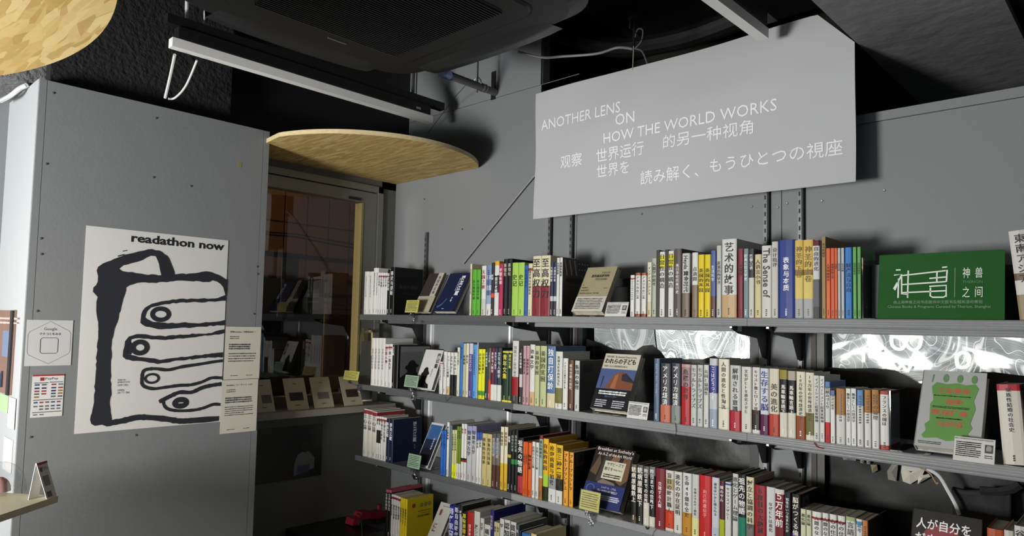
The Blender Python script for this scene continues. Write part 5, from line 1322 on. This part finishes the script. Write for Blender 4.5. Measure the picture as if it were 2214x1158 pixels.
# ------------------------------------------------------------------ face-out books leaning on little stands
def wcam(P):
    d = Vector(P) - CAM
    c = [sum((_X[i] * d.x, _Y[i] * d.y, _Z[i] * d.z)) for i in range(3)]
    return (CX + F * c[0] / c[2], CY + F * c[1] / c[2])
def leaner(fr, shelf, blx, brx, tlp, th, base, label, name='book', hard=True, stand=True, yf=None, pages=True, cat='book', grp=None, w=None, ang=None):
    """reclined cover: foot edges blx, brx read at the shelf, tlp = upper left corner"""
    yf = YB - .003 if yf is None else yf
    z = SH[shelf] + (.004 if stand else .0)
    def xat(px):
        X = 0; y0 = 900
        for _ in range(5):
            X = on(1, yf, px, y0).x; y0 = wcam((X, yf, z))[1]
        return X
    X0 = xat(zz(fr, blx, 0)[0]); X1 = xat(zz(fr, brx, 0)[0]) if w is None else X0 + w
    tp = zz(fr, *tlp); best = None
    for k in range(0, 56):
        a = math.radians(k); U = Vector((0, math.sin(a), math.cos(a))); N = Vector((0, -math.cos(a), math.sin(a)))
        O = Vector((X0, yf, z)); d = ray(*tp); t = (O - CAM).dot(N) / d.dot(N); T = CAM + d * t
        e = abs(T.x - X0)
        if best is None or e < best[0]: best = (e, k, (T - O).dot(U))
    _, k, h = best; k = min(max(k, 8), 42)
    if ang:
        k = ang; a = math.radians(k); U = Vector((0, math.sin(a), math.cos(a))); N = Vector((0, -math.cos(a), math.sin(a)))
        d = ray(*tp); O = Vector((X0, yf, z)); h = ((CAM + d * ((O - CAM).dot(N) / d.dot(N))) - O).dot(U)
    a = math.radians(k)
    print('LEAN', name, label[:30], 'w %.3f h %.3f a %d' % (X1 - X0, h, k))
    U = Vector((0, math.sin(a), math.cos(a))); N = Vector((0, -math.cos(a), math.sin(a)))
    R = Vector((1, 0, 0)); O = Vector((X0, yf, z)) - N * 0.0
    wd = X1 - X0; t = .0025 if hard else .001
    back = -N * th
    # lift so that the lowest rear corner clears the shelf
    lift = max(0, z + .0005 - (O + back).z); O = O + Vector((0, 0, lift))
    mb = MB(); mb.frame(O, R * wd, U * h, -N * t); mb.frame(O + back, R * wd, U * h, N * t); mb.frame(O + back, R * t, U * h, N * th)
    o = mb.build(name, bmat(base)); tag(o, label, cat, grp)
    if pages: MB().frame(O + R * t - N * t + U * .003, R * (wd - t - .003), U * (h - .006), -N * (th - 2 * t)).build('pages', M_PAGEW, o)
    if stand:
        sx = X0 + wd * .5
        ob = O + back
        yb_ = (O + back + U * (h * .7)).y + .012
        s = MB()
        for xx in (X0 + wd * .22, X0 + wd * .78):
            s.box((xx - .006, yf - .022, SH[shelf]), (xx + .006, yb_, SH[shelf] + .0028))
            s.box((xx - .006, yf - .022, SH[shelf]), (xx + .006, yf - .019, SH[shelf] + .018))
            s.frame((xx - .006, yb_ - .003, SH[shelf]), (.012, 0, 0), (0, .002, 0), (0, 0, h * .55))
        so = s.build('display_stand', clear('acrylic', (.96, .97, .97), .05, .04)); tag(so, 'clear acrylic stand under the ' + label.split(',')[0][:70], 'stand', 'clear display stands')
    return o, O + N * .0008, R, U, wd, h
def on_cover(L, nm, x0, y0, x1, y1, c, lift=0.0):
    o, O, R, U, w, h = L; N = R.cross(U)
    if N.y > 0: N = -N
    V, Fc = rect2(x0 * w, y0 * h, x1 * w, y1 * h); return decal(nm, o, V, Fc, O + N * lift, R, U, mat(colr(c), rough=.5, var=.05))
def tx_cover(L, body, x0, y0, x1, y1, c, bold=.01, vert=False, lift=.0006):
    o, O, R, U, w, h = L; N = R.cross(U)
    if N.y > 0: N = -N
    return text_fit('lettering', o, body, O + N * lift + R * x0 * w + U * y0 * h, R, U, (x1 - x0) * w, (y1 - y0) * h, mat(colr(c), rough=.6, var=.02), bold, vert=vert, keep=vert)
def ln_cover(L, x0, y0, x1, y1, rows, c, fill=.5, seed=1, lift=.0006):
    o, O, R, U, w, h = L; N = R.cross(U)
    if N.y > 0: N = -N
    V, Fc = lines_2d(x0 * w, y0 * h, x1 * w, y1 * h, rows, fill, seed); return decal('fine_print', o, V, Fc, O + N * lift, R, U, mat(colr(c), rough=.6, var=.02), kind='stuff')
def poly_cover(L, nm, pts, c, lift=.0004):
    o, O, R, U, w, h = L; N = R.cross(U)
    if N.y > 0: N = -N
    return decal(nm, o, [(a * w, b * h) for a, b in pts], [tuple(range(len(pts)))], O + N * lift, R, U, mat(colr(c), rough=.5, var=.15))
# top shelf
L = leaner('a', 'A', 668, 868, (872, 365), .020, '#3a3331', 'leaning dark book with a white strip, behind the yellow note', grp='leaning display books')
on_cover(L, 'white_strip', .62, 0, .93, 1, '#b5b2a8', .0003); on_cover(L, 'white_band', 0, 0, 1, .40, '#a9a490', .0006)
tx_cover(L, '美国的反弹', .70, .45, .85, .92, 'D', vert=True, lift=.001)
L = leaner('a', 'A', 915, 1160, (1130, 375), .026, '#1a2344', 'leaning navy book with white brush title, top shelf', grp='leaning display books')
tx_cover(L, '張尧江蔵', .66, .40, .88, .92, '#e6e6ea', .03, True); ln_cover(L, .62, .52, .66, .86, 12, '#c9c9d4'); tx_cover(L, '海青', .62, .24, .70, .36, '#d8d8e0', vert=True); ln_cover(L, .40, .05, .5, .07, 1, '#dddddd')
poly_cover(L, 'pale_brush', [(.10, .12), (.3, .2), (.42, .34), (.44, .30), (.3, .14), (.14, .08)], '#4a5a80')
L = leaner('b', 'A', 527, 890, (722, 312), .026, '#a39a7c', 'leaning beige book with black title and white band', grp='leaning display books')
on_cover(L, 'white_band', 0, 0, 1, .33, '#c4c3b8', .0004); tx_cover(L, 'アメリカ', .55, .84, .82, .885, 'K'); tx_cover(L, '連邦最高裁判所', .25, .76, .84, .825, 'K')
ln_cover(L, .42, .69, .8, .74, 2, 'D', .45); 
for i, s in enumerate(('A', 'VERY', 'SHORT', 'INTRODUCTION')): tx_cover(L, s, .06, .575 - i * .063, .06 + (.04, .22, .27, .62)[i], .61 - i * .063, '#4a4438', 0)
ln_cover(L, .06, .05, .92, .30, 7, 'D', .42, 5); ln_cover(L, .80, .50, .92, .52, 1, 'D')
def pcard(fr, shelf, bl, br, tl, label, portrait=True, title='RECOMMENDATIONS FROM FRIENDS', yf=-.285):
    L = leaner(fr, shelf, bl, br, tl, .0016, 'W', label, 'info_card', False, False, yf, False, 'card', 'printed recommendation cards')
    tx_cover(L, title, .03, .90, .95, .95, 'K', .0)
    ln_cover(L, .06, .18, .68, .82, 8, 'K', .5, 3)
    if portrait: on_cover(L, 'portrait', .76, .42, .95, .76, '#4a4b4c', .0004); poly_cover(L, 'portrait_head', [(.80, .50), (.91, .50), (.93, .62), (.90, .72), (.82, .72), (.79, .62)], '#9a9690', .0008); ln_cover(L, .76, .18, .95, .34, 2, 'D', .4)
    return L
pcard('b', 'A', 922, 1180, (960, 684), 'white portrait card beside the leaning beige book, top shelf')
# green acrylic sign
Lg = leaner('d', 'A', 968, 2050, (977, 240), .005, '#1f5a22', 'large green acrylic sign with white Chinese lettering, top shelf', 'acrylic_sign', False, False, -.262, False, 'sign')
so = Lg[0]; so.data.materials[0] = mat('#2a5a2c', rough=.14, var=.04, coat=.6)
GWH = '#dfe6dc'
def gl(pts, w=.012): 
    o, O, R, U, ww, hh = Lg
    V, Fc = stroke2([(a * ww, b * hh) for a, b in pts], .0034); return decal('emblem_stroke', o, V, Fc, O + Vector((0, -.0006, 0)), R, U, mat(GWH, rough=.5))
for st in ([(.15, .755), (.19, .755)], [(.135, .675), (.20, .685), (.145, .44)], [(.135, .46), (.165, .56)], [(.175, .62), (.175, .32)], [(.20, .65), (.205, .38), (.255, .375), (.255, .335)],
           [(.255, .74), (.255, .32)], [(.20, .665), (.56, .72)], [(.205, .525), (.56, .555)], [(.205, .40), (.56, .42)], [(.43, .61), (.56, .625)], [(.53, .77), (.57, .775)], [(.57, .73), (.565, .55)], [(.49, .70), (.49, .55)], [(.43, .49), (.565, .50), (.565, .33)], [(.44, .47), (.44, .345), (.46, .325), (.545, .325), (.563, .345)]): gl(st)
on_cover(Lg, 'divider', .629, .32, .633, .76, '#8fa58c', .0006)
for s, x, y in (('神', .69, .60), ('兽', .785, .60), ('之', .69, .32), ('间', .785, .32)): tx_cover(Lg, s, x, y, x + .055, y + .155, GWH, 0)
tx_cover(Lg, 'THERION', .69, .525, .84, .565, '#5f8a5c', 0)
tx_cover(Lg, '由上海神兽之间书店提供中文图书及相关活动策划', .14, .23, .84, .28, '#7f9a78', 0); tx_cover(Lg, 'Chinese Books & Programs Curated by Therion, Shanghai', .09, .155, .90, .205, '#7f9a78', 0)
# second shelf
def silhouette(L, x0, y0, sx, sy, c='K'):
    pts = [(0, 0), (.0, .06), (.12, .13), (.20, .18), (.24, .25), (.23, .30), (.19, .33), (.20, .38), (.26, .40), (.30, .50), (.40, .54), (.50, .52), (.56, .44), (.64, .40), (.66, .36), (.58, .34), (.56, .26), (.54, .20), (.62, .14), (.78, .10), (.84, .0)]
    poly_cover(L, 'hat_silhouette', [(x0 + a * sx, y0 + b * sy) for a, b in pts], c, .0008)
L = leaner('e', 'B', 688, 900, (838, 312), .022, '#c9c9c4', 'leaning white book with a black hat silhouette, second shelf', grp='leaning display books')
on_cover(L, 'black_edge', 0, .97, 1, 1, 'K', .0004); silhouette(L, .02, .02, .9, .95); tx_cover(L, '四记集', .76, .45, .95, .95, 'K', .02, True); ln_cover(L, .7, .30, .74, .5, 5, 'K')
L = leaner('f', 'B', 1075, 1520, (1272, 298), .030, '#c9c4b3', 'leaning book with a brown house on a blue cover', grp='leaning display books')
on_cover(L, 'sky', 0, .36, 1, .72, '#4c5a86', .0003); on_cover(L, 'black_band', 0, 0, 1, .36, '#0e1018', .0005)
poly_cover(L, 'house', [(.22, .365), (.36, .50), (.40, .60), (.58, .67), (.74, .66), (1, .52), (1, .365)], '#7d4a33', .0006); poly_cover(L, 'house_gable', [(.66, .52), (.64, .63), (.74, .655), (1, .52), (1, .49)], '#2a2c36', .0009)
poly_cover(L, 'house_light', [(.40, .37), (.46, .60), (.54, .64), (.54, .37)], '#a3663f', .0009); poly_cover(L, 'pole', [(.12, .38), (.14, .38), (.15, .58), (.12, .58)], '#1d2030', .0009)
tx_cover(L, 'OUR KIDS  The American Dream in Crisis', .06, .925, .90, .96, 'K', 0); tx_cover(L, 'われらの子ども', .05, .81, .92, .91, 'K', .02); tx_cover(L, '米国における機会格差の拡大', .06, .75, .72, .785, 'K', 0)
ln_cover(L, .12, .25, .9, .33, 2, '#e4e4e4', .6); tx_cover(L, '忽ちベストセラー', .32, .21, .66, .24, '#6f9ad0', 0); ln_cover(L, .10, .03, .42, .17, 4, '#c9c9d0', .45); ln_cover(L, .58, .03, .92, .17, 4, '#c9c9d0', .45)
pcard('f', 'B', 1532, 1788, (1562, 852), 'white portrait card beside the brown house book, second shelf')
L = leaner('h', 'B', 1103, 1640, (1187, 422), .032, '#b3b4b4', 'leaning grey book with green machine print, red title', grp='leaning display books')
poly_cover(L, 'green_print', [(.14, .10), (.10, .14), (.16, .20), (.13, .28), (.20, .33), (.18, .55), (.22, .60), (.17, .78), (.24, .84), (.40, .82), (.56, .84), (.70, .82), (.84, .84), (.90, .78), (.84, .62), (.88, .52), (.82, .33), (.86, .28), (.80, .20), (.88, .14), (.80, .10), (.70, .12), (.5, .09), (.34, .12)], '#6a9a52', .0003)
for xx in (.38, .60, .82):
    V, Fc = ell2(xx, .90, .045, .055); poly_cover(L, 'green_spoon', V, '#6a9160', .0004)
poly_cover(L, 'green_spoon', [(.155, .84), (.175, .84), (.19, .94), (.17, .94)], '#6a9160', .0004)
for i, (s, x0, x1) in enumerate((('工业革命', .26, .78), ('前的', .42, .68), ('欧洲社会', .22, .78), ('与经济', .32, .72))): tx_cover(L, s, x0, .70 - i * .145, x1, .775 - i * .145, '#c45f55', .03)
ln_cover(L, .22, .655, .80, .675, 1, 'K'); ln_cover(L, .22, .50, .80, .53, 2, 'K'); ln_cover(L, .30, .36, .7, .385, 1, 'K'); ln_cover(L, .06, .03, .42, .07, 2, '#4a5a4a')
pcard('h', 'B', 1418, 1755, (1432, 906), 'white portrait card in front of the grey and green book', yf=-.305)
# third shelf
L = leaner('i', 'C', 735, 890, (945, 330), .022, '#c4c6c9', 'leaning white-framed book with a dark blue picture, third shelf', grp='leaning display books')
on_cover(L, 'blue_picture', .05, .05, .95, .95, '#14203a', .0003); on_cover(L, 'sky_glow', .05, .62, .95, .95, '#32598c', .0005); tx_cover(L, '科学技术史', .62, .40, .80, .66, '#d8dce6', .01, True); ln_cover(L, .12, .66, .16, .9, 6, '#7d93b5'); on_cover(L, 'dark_ground', .05, .05, .95, .42, '#0d1018', .0005)
L = leaner('k', 'C', 70, 545, (285, 122), .035, '#2a2220', 'leaning painted-cover book with cursive title and blue band', grp='leaning display books')
for i, (p, c) in enumerate((([(.02, .55), (.16, .86), (.24, .72), (.20, .5)], '#5d4a35'), ([(.22, .42), (.30, .86), (.46, .9), (.5, .6), (.36, .38)], '#3a3330'), ([(.72, .45), (.78, .86), (.95, .84), (.99, .5), (.86, .4)], '#6a4c36'), ([(.45, .76), (.55, .9), (.68, .84), (.66, .7)], '#7d5c48'), ([(.28, .40), (.4, .46), (.7, .42), (.74, .385), (.3, .385)], '#7d6a60'))): poly_cover(L, 'painted_figure', p, c, .0003 + i * .00002)
on_cover(L, 'blue_band', 0, 0, 1, .385, '#1d2a66', .0007); on_cover(L, 'title_plate', .34, .47, .86, .77, '#c9c7b3', .0007)
tx_cover(L, "Breakfast at Sotheby's", .06, .915, .97, .985, '#f0ece4', .0); tx_cover(L, 'An A-Z of the Art World', .10, .85, .95, .90, '#f0ece4', .0)
tx_cover(L, 'サザビーズで', .40, .69, .82, .75, 'K', .01, lift=.0012); tx_cover(L, '朝食を', .37, .61, .58, .67, 'K', .01, lift=.0012); tx_cover(L, 'Philip Hook', .60, .615, .82, .65, 'K', 0, lift=.0012); ln_cover(L, .38, .49, .82, .56, 2, 'K', .5, 4, .0012)
tx_cover(L, 'シャガール、これは。', .42, .31, .80, .345, '#e4e6f0', .0, lift=.0012); tx_cover(L, 'ブルーすぎないほど高額に？', .34, .25, .84, .29, '#e4e6f0', .02, lift=.0012); ln_cover(L, .36, .12, .94, .21, 3, '#c9cde0', .6, 2, .0012)
o_, O_, R_c, U_c, w_c, h_c = L; V, Fc = ring2(.16 * w_c, .28 * h_c, .1 * w_c, .068 * h_c, .0012); decal('ring_emblem', o_, V, Fc, O_ + Vector((0, -.0014, .0004)), R_c, U_c, mat('#8d93b5'))
L = leaner('m', 'C', 925, 1590, (1080, 762), .03, '#131214', 'leaning black book with big white Japanese title, lower right', grp='leaning display books', w=.150, ang=20)
_h = L[5]
# its own height is below the frame: letter sizes follow the cover top
def tl_cover(s, x0, x1, ytop, hh, c):
    o, O, R, U, w, h = L; N = R.cross(U); N = -N if N.y > 0 else N
    text_fit('lettering', o, s, O + N * .001 + R * x0 * w + U * (h - ytop - hh), R, U, (x1 - x0) * w, hh, mat(c, rough=.6), .015)
tl_cover('人が自分を', .07, .86, .020, .027, '#e8e8e8'); tl_cover('だます理由', .07, .86, .056, .030, '#e8e8e8')
V, Fc = ell2(.46, 1 - .066 / _h, .28, .035 / _h); poly_cover(L, 'red_blot', V, '#7d1826', .0004)
# lowest shelf
L = leaner('o', 'D', 1480, 1700, (1818, 415), .02, '#c6c6be', 'leaning white book with red seal lettering, lowest shelf', grp='leaning display books')
tx_cover(L, '嫄', .22, .72, .42, .86, '#8d3038', .01); tx_cover(L, '出三', .14, .36, .40, .56, '#8d3038', .01); ln_cover(L, .30, .92, .8, .94, 1, '#4a4a4a')

# pictures and lettering on covers seen from the side
def find(sub):
    for o in COL.objects:
        if o.get('label', '').startswith(sub): return o
def sidecover(o, spec):
    """print on the right-hand cover of a standing book"""
    bb = [Vector(c) + o.location for c in o.bound_box]
    x = max(p.x for p in bb) + .0007; y0 = min(p.y for p in bb); y1 = max(p.y for p in bb); z0 = min(p.z for p in bb); z1 = max(p.z for p in bb)
    return x, y0, y1, z0, z1
def sc_text(o, body, a, b, c, d, col, bold=0, vert=False):
    x, y0, y1, z0, z1 = sidecover(o, 0)
    text_fit('lettering', o, body, (x, y0 + a * (y1 - y0), z0 + b * (z1 - z0)), UY, UZ, (c - a) * (y1 - y0), (d - b) * (z1 - z0), mat(col, rough=.6, var=.02), bold, vert=vert, keep=vert)
def sc_poly(o, nm, pts, col, lift=0):
    x, y0, y1, z0, z1 = sidecover(o, 0)
    return link(nm, [(x + lift, y0 + a * (y1 - y0), z0 + b * (z1 - z0)) for a, b in pts], [tuple(range(len(pts)))], mat(col, rough=.5, var=.06), o)
o = find('tall black hardback with faint'); sc_text(o, '春史与谋断', .18, .55, .82, .63, '#3a3a3a'); sc_text(o, '一个南方理学的内在理路', .25, .44, .75, .465, '#2c2c2c'); sc_text(o, '张宏杰 著', .40, .37, .58, .39, '#2a2a2a')
o = find('tall white book with flag'); sc_poly(o, 'cover_print', [(0, 0), (1, 0), (1, 1), (0, 1)], '#38352f')
for i in range(5):
    a = .05 + i * .085; sc_poly(o, 'flag_stripe', [(a, .97), (a + .045, .97), (a + .13, .72), (a + .09, .70)], '#8f8a86' if i % 2 == 0 else '#4a2a2a', .0004)
sc_poly(o, 'flag_field', [(.5, .98), (.99, .98), (.99, .74), (.62, .72)], '#15161d', .0004)
for i in range(8):
    cx_, cy_ = .60 + (i % 4) * .1, .92 - (i // 4) * .1; sc_poly(o, 'flag_star', [(cx_ + (.022 if k % 2 == 0 else .009) * math.cos(k * math.pi / 5 + .3), cy_ + (.018 if k % 2 == 0 else .008) * math.sin(k * math.pi / 5 + .3)) for k in range(10)], '#b5b5b8', .0008)
sc_text(o, '美国的陷阱', .12, .58, .72, .66, '#12110f')
o = find('black book, hat silhouette')
sc_poly(o, 'cover_panel', [(.08, .02), (.97, .02), (.97, .97), (.08, .97)], '#7d7f82'); sc_poly(o, 'cover_panel', [(.10, .3), (.75, .3), (.75, .84), (.10, .84)], '#696b6e', .0002)
sc_poly(o, 'hat_silhouette', [(.08 + a * 1.0, .02 + b * 1.02) for a, b in ((0, 0), (0, .22), (.12, .29), (.2, .33), (.22, .38), (.14, .42), (.16, .48), (.22, .50), (.26, .58), (.36, .62), (.44, .58), (.48, .52), (.56, .50), (.54, .46), (.48, .44), (.47, .36), (.52, .28), (.60, .2), (.66, 0))], '#0f1013', .0005)
sc_text(o, '四记集', .80, .50, .92, .94, '#15161a', .02, True)
o = find('navy hardback with calligraphy'); sc_text(o, '張尧江蔵', .66, .42, .84, .90, '#d5d5da', .02, True); sc_text(o, '海青', .72, .25, .80, .36, '#8a8a96', 0, True)
o = find('yellow paperback with darker'); x, y0, y1, z0, z1 = sidecover(o, 0)
V, Fc = ell2(0, 0, .010, .010); link('red_dot', [(x, y0 + .25 * (y1 - y0) + a, z1 - .035 + b) for a, b in V], Fc, mat('#a83a22'), o)
for i in range(3): V, Fc = ell2(0, 0, .009, .010); link('pale_dot', [(x, y0 + (.55 + .15 * i) * (y1 - y0) + a, z1 - .038 + b) for a, b in V], Fc, mat('#8d8a4a'), o)
sc_text(o, 'PANDEMIC', .42, .54, .9, .585, '#4a4512', .01); sc_text(o, 'HUMANITIES', .42, .66, .9, .69, '#4a4512', 0); sc_text(o, 'AFTER THE', .55, .61, .9, .635, '#4a4512', 0)
o = find('orange-yellow paperback with black'); sc_poly(o, 'black_cover', [(0, 0), (1, 0), (1, 1), (0, 1)], '#101114'); sc_poly(o, 'sticker', [(.08, .74), (.38, .74), (.38, .98), (.08, .98)], '#3c3c3e', .0004); sc_poly(o, 'sticker_mark', [(.12, .80), (.28, .80), (.28, .93), (.12, .93)], '#242526', .0007)
o = find('light grey book with grey case'); sc_poly(o, 'case_side', [(0, 0), (1, 0), (1, 1), (0, 1)], '#4a4b48'); sc_poly(o, 'sticker', [(.12, .76), (.42, .76), (.42, .93), (.12, .93)], '#3a3b3a', .0004)
o = find('black hardback with purple'); sc_poly(o, 'sticker', [(.1, .74), (.42, .74), (.42, .96), (.1, .96)], '#55565a', .0004); sc_poly(o, 'sticker_mark', [(.15, .80), (.36, .80), (.36, .90), (.15, .90)], '#2a2b2d', .0007)

# two books leaning sideways at the right edge
def tilted(fr, shelf, foot, head, w, dep, base, zones, title, tcol, label):
    z = SH[shelf]; A = on(1, YB, *zz(fr, *foot)); B = on(1, YB, *zz(fr, *head))
    h = math.hypot(B.x - A.x, B.z - z); ang = math.atan2(B.x - A.x, B.z - z)
    o = book(0, w, 0, h, dep, base, zones, None, title, tcol, label, 'books on the %s shelf' % NM[shelf], True, yf=0, seed=3, tspan=(.04, .6))
    o.location = (0, 0, 0)
    M = Matrix.Translation((A.x, YB, z + .0005 + (w * math.sin(ang) if ang > 0 else 0))) @ Matrix.Rotation(ang, 4, 'Y') @ Matrix.Translation(BASE[o.name])
    o.matrix_world = M
    return o
tilted('d', 'A', (2176, 795), (2078, 42), .040, .15, '#c3c2ba', [(0, .28, '#8a7a5a'), (.28, .44, '#c3c2ba'), (.44, .52, '#5d4c34'), (.52, 1, '#c3c2ba')], '東南アジア', '#1d1d20', 'white hardback leaning left at the right end of the top shelf')
tilted('d', 'A', (2385, 795), (2290, 30), .03, .15, '#c9c9c4', None, '', '', 'second white hardback leaning left, cut by the right picture edge, top shelf')
tilted('h', 'B', (1826, 1140), (1769, 488), .045, .15, '#c6c4b8', [(0, .92, '#c6c4b8'), (.92, 1, '#a32634')], '家族性結婚の社会史', '#26262a', 'white hardback with red head leaning left at the right end, second shelf')
tilted('h', 'B', (2045, 1145), (1991, 490), .05, .15, '#bdbdb5', [(0, .3, '#c4b46a'), (.3, .72, '#bdbdb5'), (.72, .76, '#8a3a2a'), (.76, .8, '#c6c4b8'), (.8, 1, '#2c211f')], '', '', 'book with dark brown head leaning left at the right end, second shelf')

# bookends
MA = clear('smoky_acrylic', (.72, .74, .76), .10, .06)
def bookend(fr, shelf, x, yt, label, dep=.15, th=.0025, m=MA):
    X = on(1, YB, *zz(fr, x, yt)).x; h = on(1, YB, *zz(fr, x, yt)).z - SH[shelf]
    o = MB().box((X, YB, SH[shelf]), (X + th, YB + dep, SH[shelf] + h)).box((X, YB, SH[shelf]), (X + .03, YB + dep, SH[shelf] + .0018)).build('bookend', m); return tag(o, label, 'bookend', 'clear bookends')
bookend('d', 'A', 838, 262, 'clear acrylic bookend left of the green sign', .12)
bookend('h', 'B', 908, 538, 'clear acrylic bookend left of the grey and green book', .15)
bookend('l', 'C', 2084, 800, 'clear acrylic bookend at the end of the small paperbacks, third shelf', .16)
# faded covers standing behind on the top shelf
o = MB().box((xs(1868), -.20, SH['A'] + .0005), (xs(1896), -.19, SH['A'] + .15)).build('dark_folder', mat('#24262b', rough=.3)); tag(o, 'dark upright folder between the green books and the green sign', 'folder')

# ------------------------------------------------------------------ notes in clear clips on the shelf edges
MN = {'y': '#c9bf62', 'g': '#9db79c'}
def clipnote(pt, wpx, hpx, shelf, colour, label, lean=.25, y=YB - .045, arm=None):
    c = on(1, y, *pt)               # lower left corner of the note
    r = on(1, y, pt[0] + wpx[0], pt[1] + wpx[1]); t = on(1, y, pt[0] + hpx[0], pt[1] + hpx[1])
    w = r.x - c.x; h = t.z - c.z
    nt_ = empty('clip_note', (c.x + w / 2, y, c.z - .02), label, 'note', 'handwritten notes in clear clips')
    O = c; U = Vector((0, .18, 1)).normalized()
    MB().frame(O, (w, 0, 0), U * h, (0, .0006, 0)).build('note_paper', mat(MN[colour], rough=.7), nt_)
    V, Fc = lines_2d(w * .08, h * .1, w * .92, h * .92, 7, .35, len(label), .05); decal('handwriting', nt_, V, Fc, O + Vector((0, -.0008, 0)), (1, 0, 0), U, mat('#4a4a30' if colour == 'y' else '#3a4a3a', rough=.7), kind='stuff')
    AC_ = clear('acrylic', (.96, .97, .97), .05, .04)
    MB().frame(O + Vector((-.003, -.002, -.004)), (w + .006, 0, 0), U * (h + .007), (0, .0008, 0)).build('clear_sleeve', AC_, nt_)
    zs = SH[shelf] - .006
    cxm = O.x + w / 2
    mb = MB().box((cxm - .012, y - .002, O.z - .014), (cxm + .012, y + .006, O.z - .002)).tube([(cxm - .014, y + .002, O.z - .012), (cxm + .014, y + .002, O.z - .012)], .006, 10)
    if arm is not None: mb.tube([(cxm, y, O.z - .012), (arm, YB - .03, zs)], .003, 8); cxm = arm
    else: mb.tube([(cxm, y + .002, O.z - .012), (cxm, YB - .012, zs)], .004, 8)
    mb.box((cxm - .012, YB - .03, zs - .024), (cxm + .012, YB - .0155, zs + .004)).tube([(cxm - .004, YB - .03, zs - .028), (cxm + .006, YB - .022, zs - .028)], .007, 8)
    mb.build('clip', clear('clip_acrylic', (.80, .82, .84), .22, .08, .5, 60), nt_)
clipnote((875, 675), (27.5, 0), (.5, -27), 'A', 'y', 'small yellow handwritten note clipped before the tall black book, top shelf')
clipnote((873, 835), (29, 0), (7, -25), 'B', 'g', 'green handwritten note clipped before the leaning silhouette book')
clipnote((879.5, 1008.5), (27, 1), (3, -29), 'C', 'g', 'green handwritten note clipped before the leaning framed book')
clipnote((1252, 1098), (42, 8), (4, -40), 'C', 'y', 'larger yellow handwritten note clipped before the painted-cover book')
clipnote((742, 819), (32, -6), (3, -19), 'B', 'y', 'yellow note on a clear clip jutting left of the second shelf', y=-.36, arm=BAYS[0][0] + .03)
# loose ribbon bookmarks and threads over the shelf edges
def thread(pts, c, label, r=.0007):
    P = [on(1, YB - .0175, *p) for p in pts]; o = MB().tube(spline(P, 5), r, 5).build('bookmark_thread', mat(c)); tag(o, label, 'thread', 'bookmark threads over shelf edges')
thread([(962, 855), (966, 866), (972, 860), (977, 856)], '#2a2722', 'dark knotted thread over the second shelf edge below the white paperbacks')
thread([(1460, 913), (1462, 930), (1461, 944)], '#141414', 'black thread over the second shelf edge below the grey hardbacks', .001)
thread([(1760, 956), (1768, 966), (1781, 969)], '#8d2a30', 'red ribbon end over the second shelf edge at right', .0016)
thread([(1396, 1137), (1399, 1143), (1403, 1139)], '#141414', 'small black ribbon knot at the third shelf edge', .0018)
thread([(1411, 1158), (1414, 1148), (1421, 1142)], '#5a2a2a', 'dark red thread over the third shelf edge')
COL.objects.unlink(_fo); bpy.data.objects.remove(_fo)
print('BOOKS', NB, 'OBJECTS', len(COL.objects))
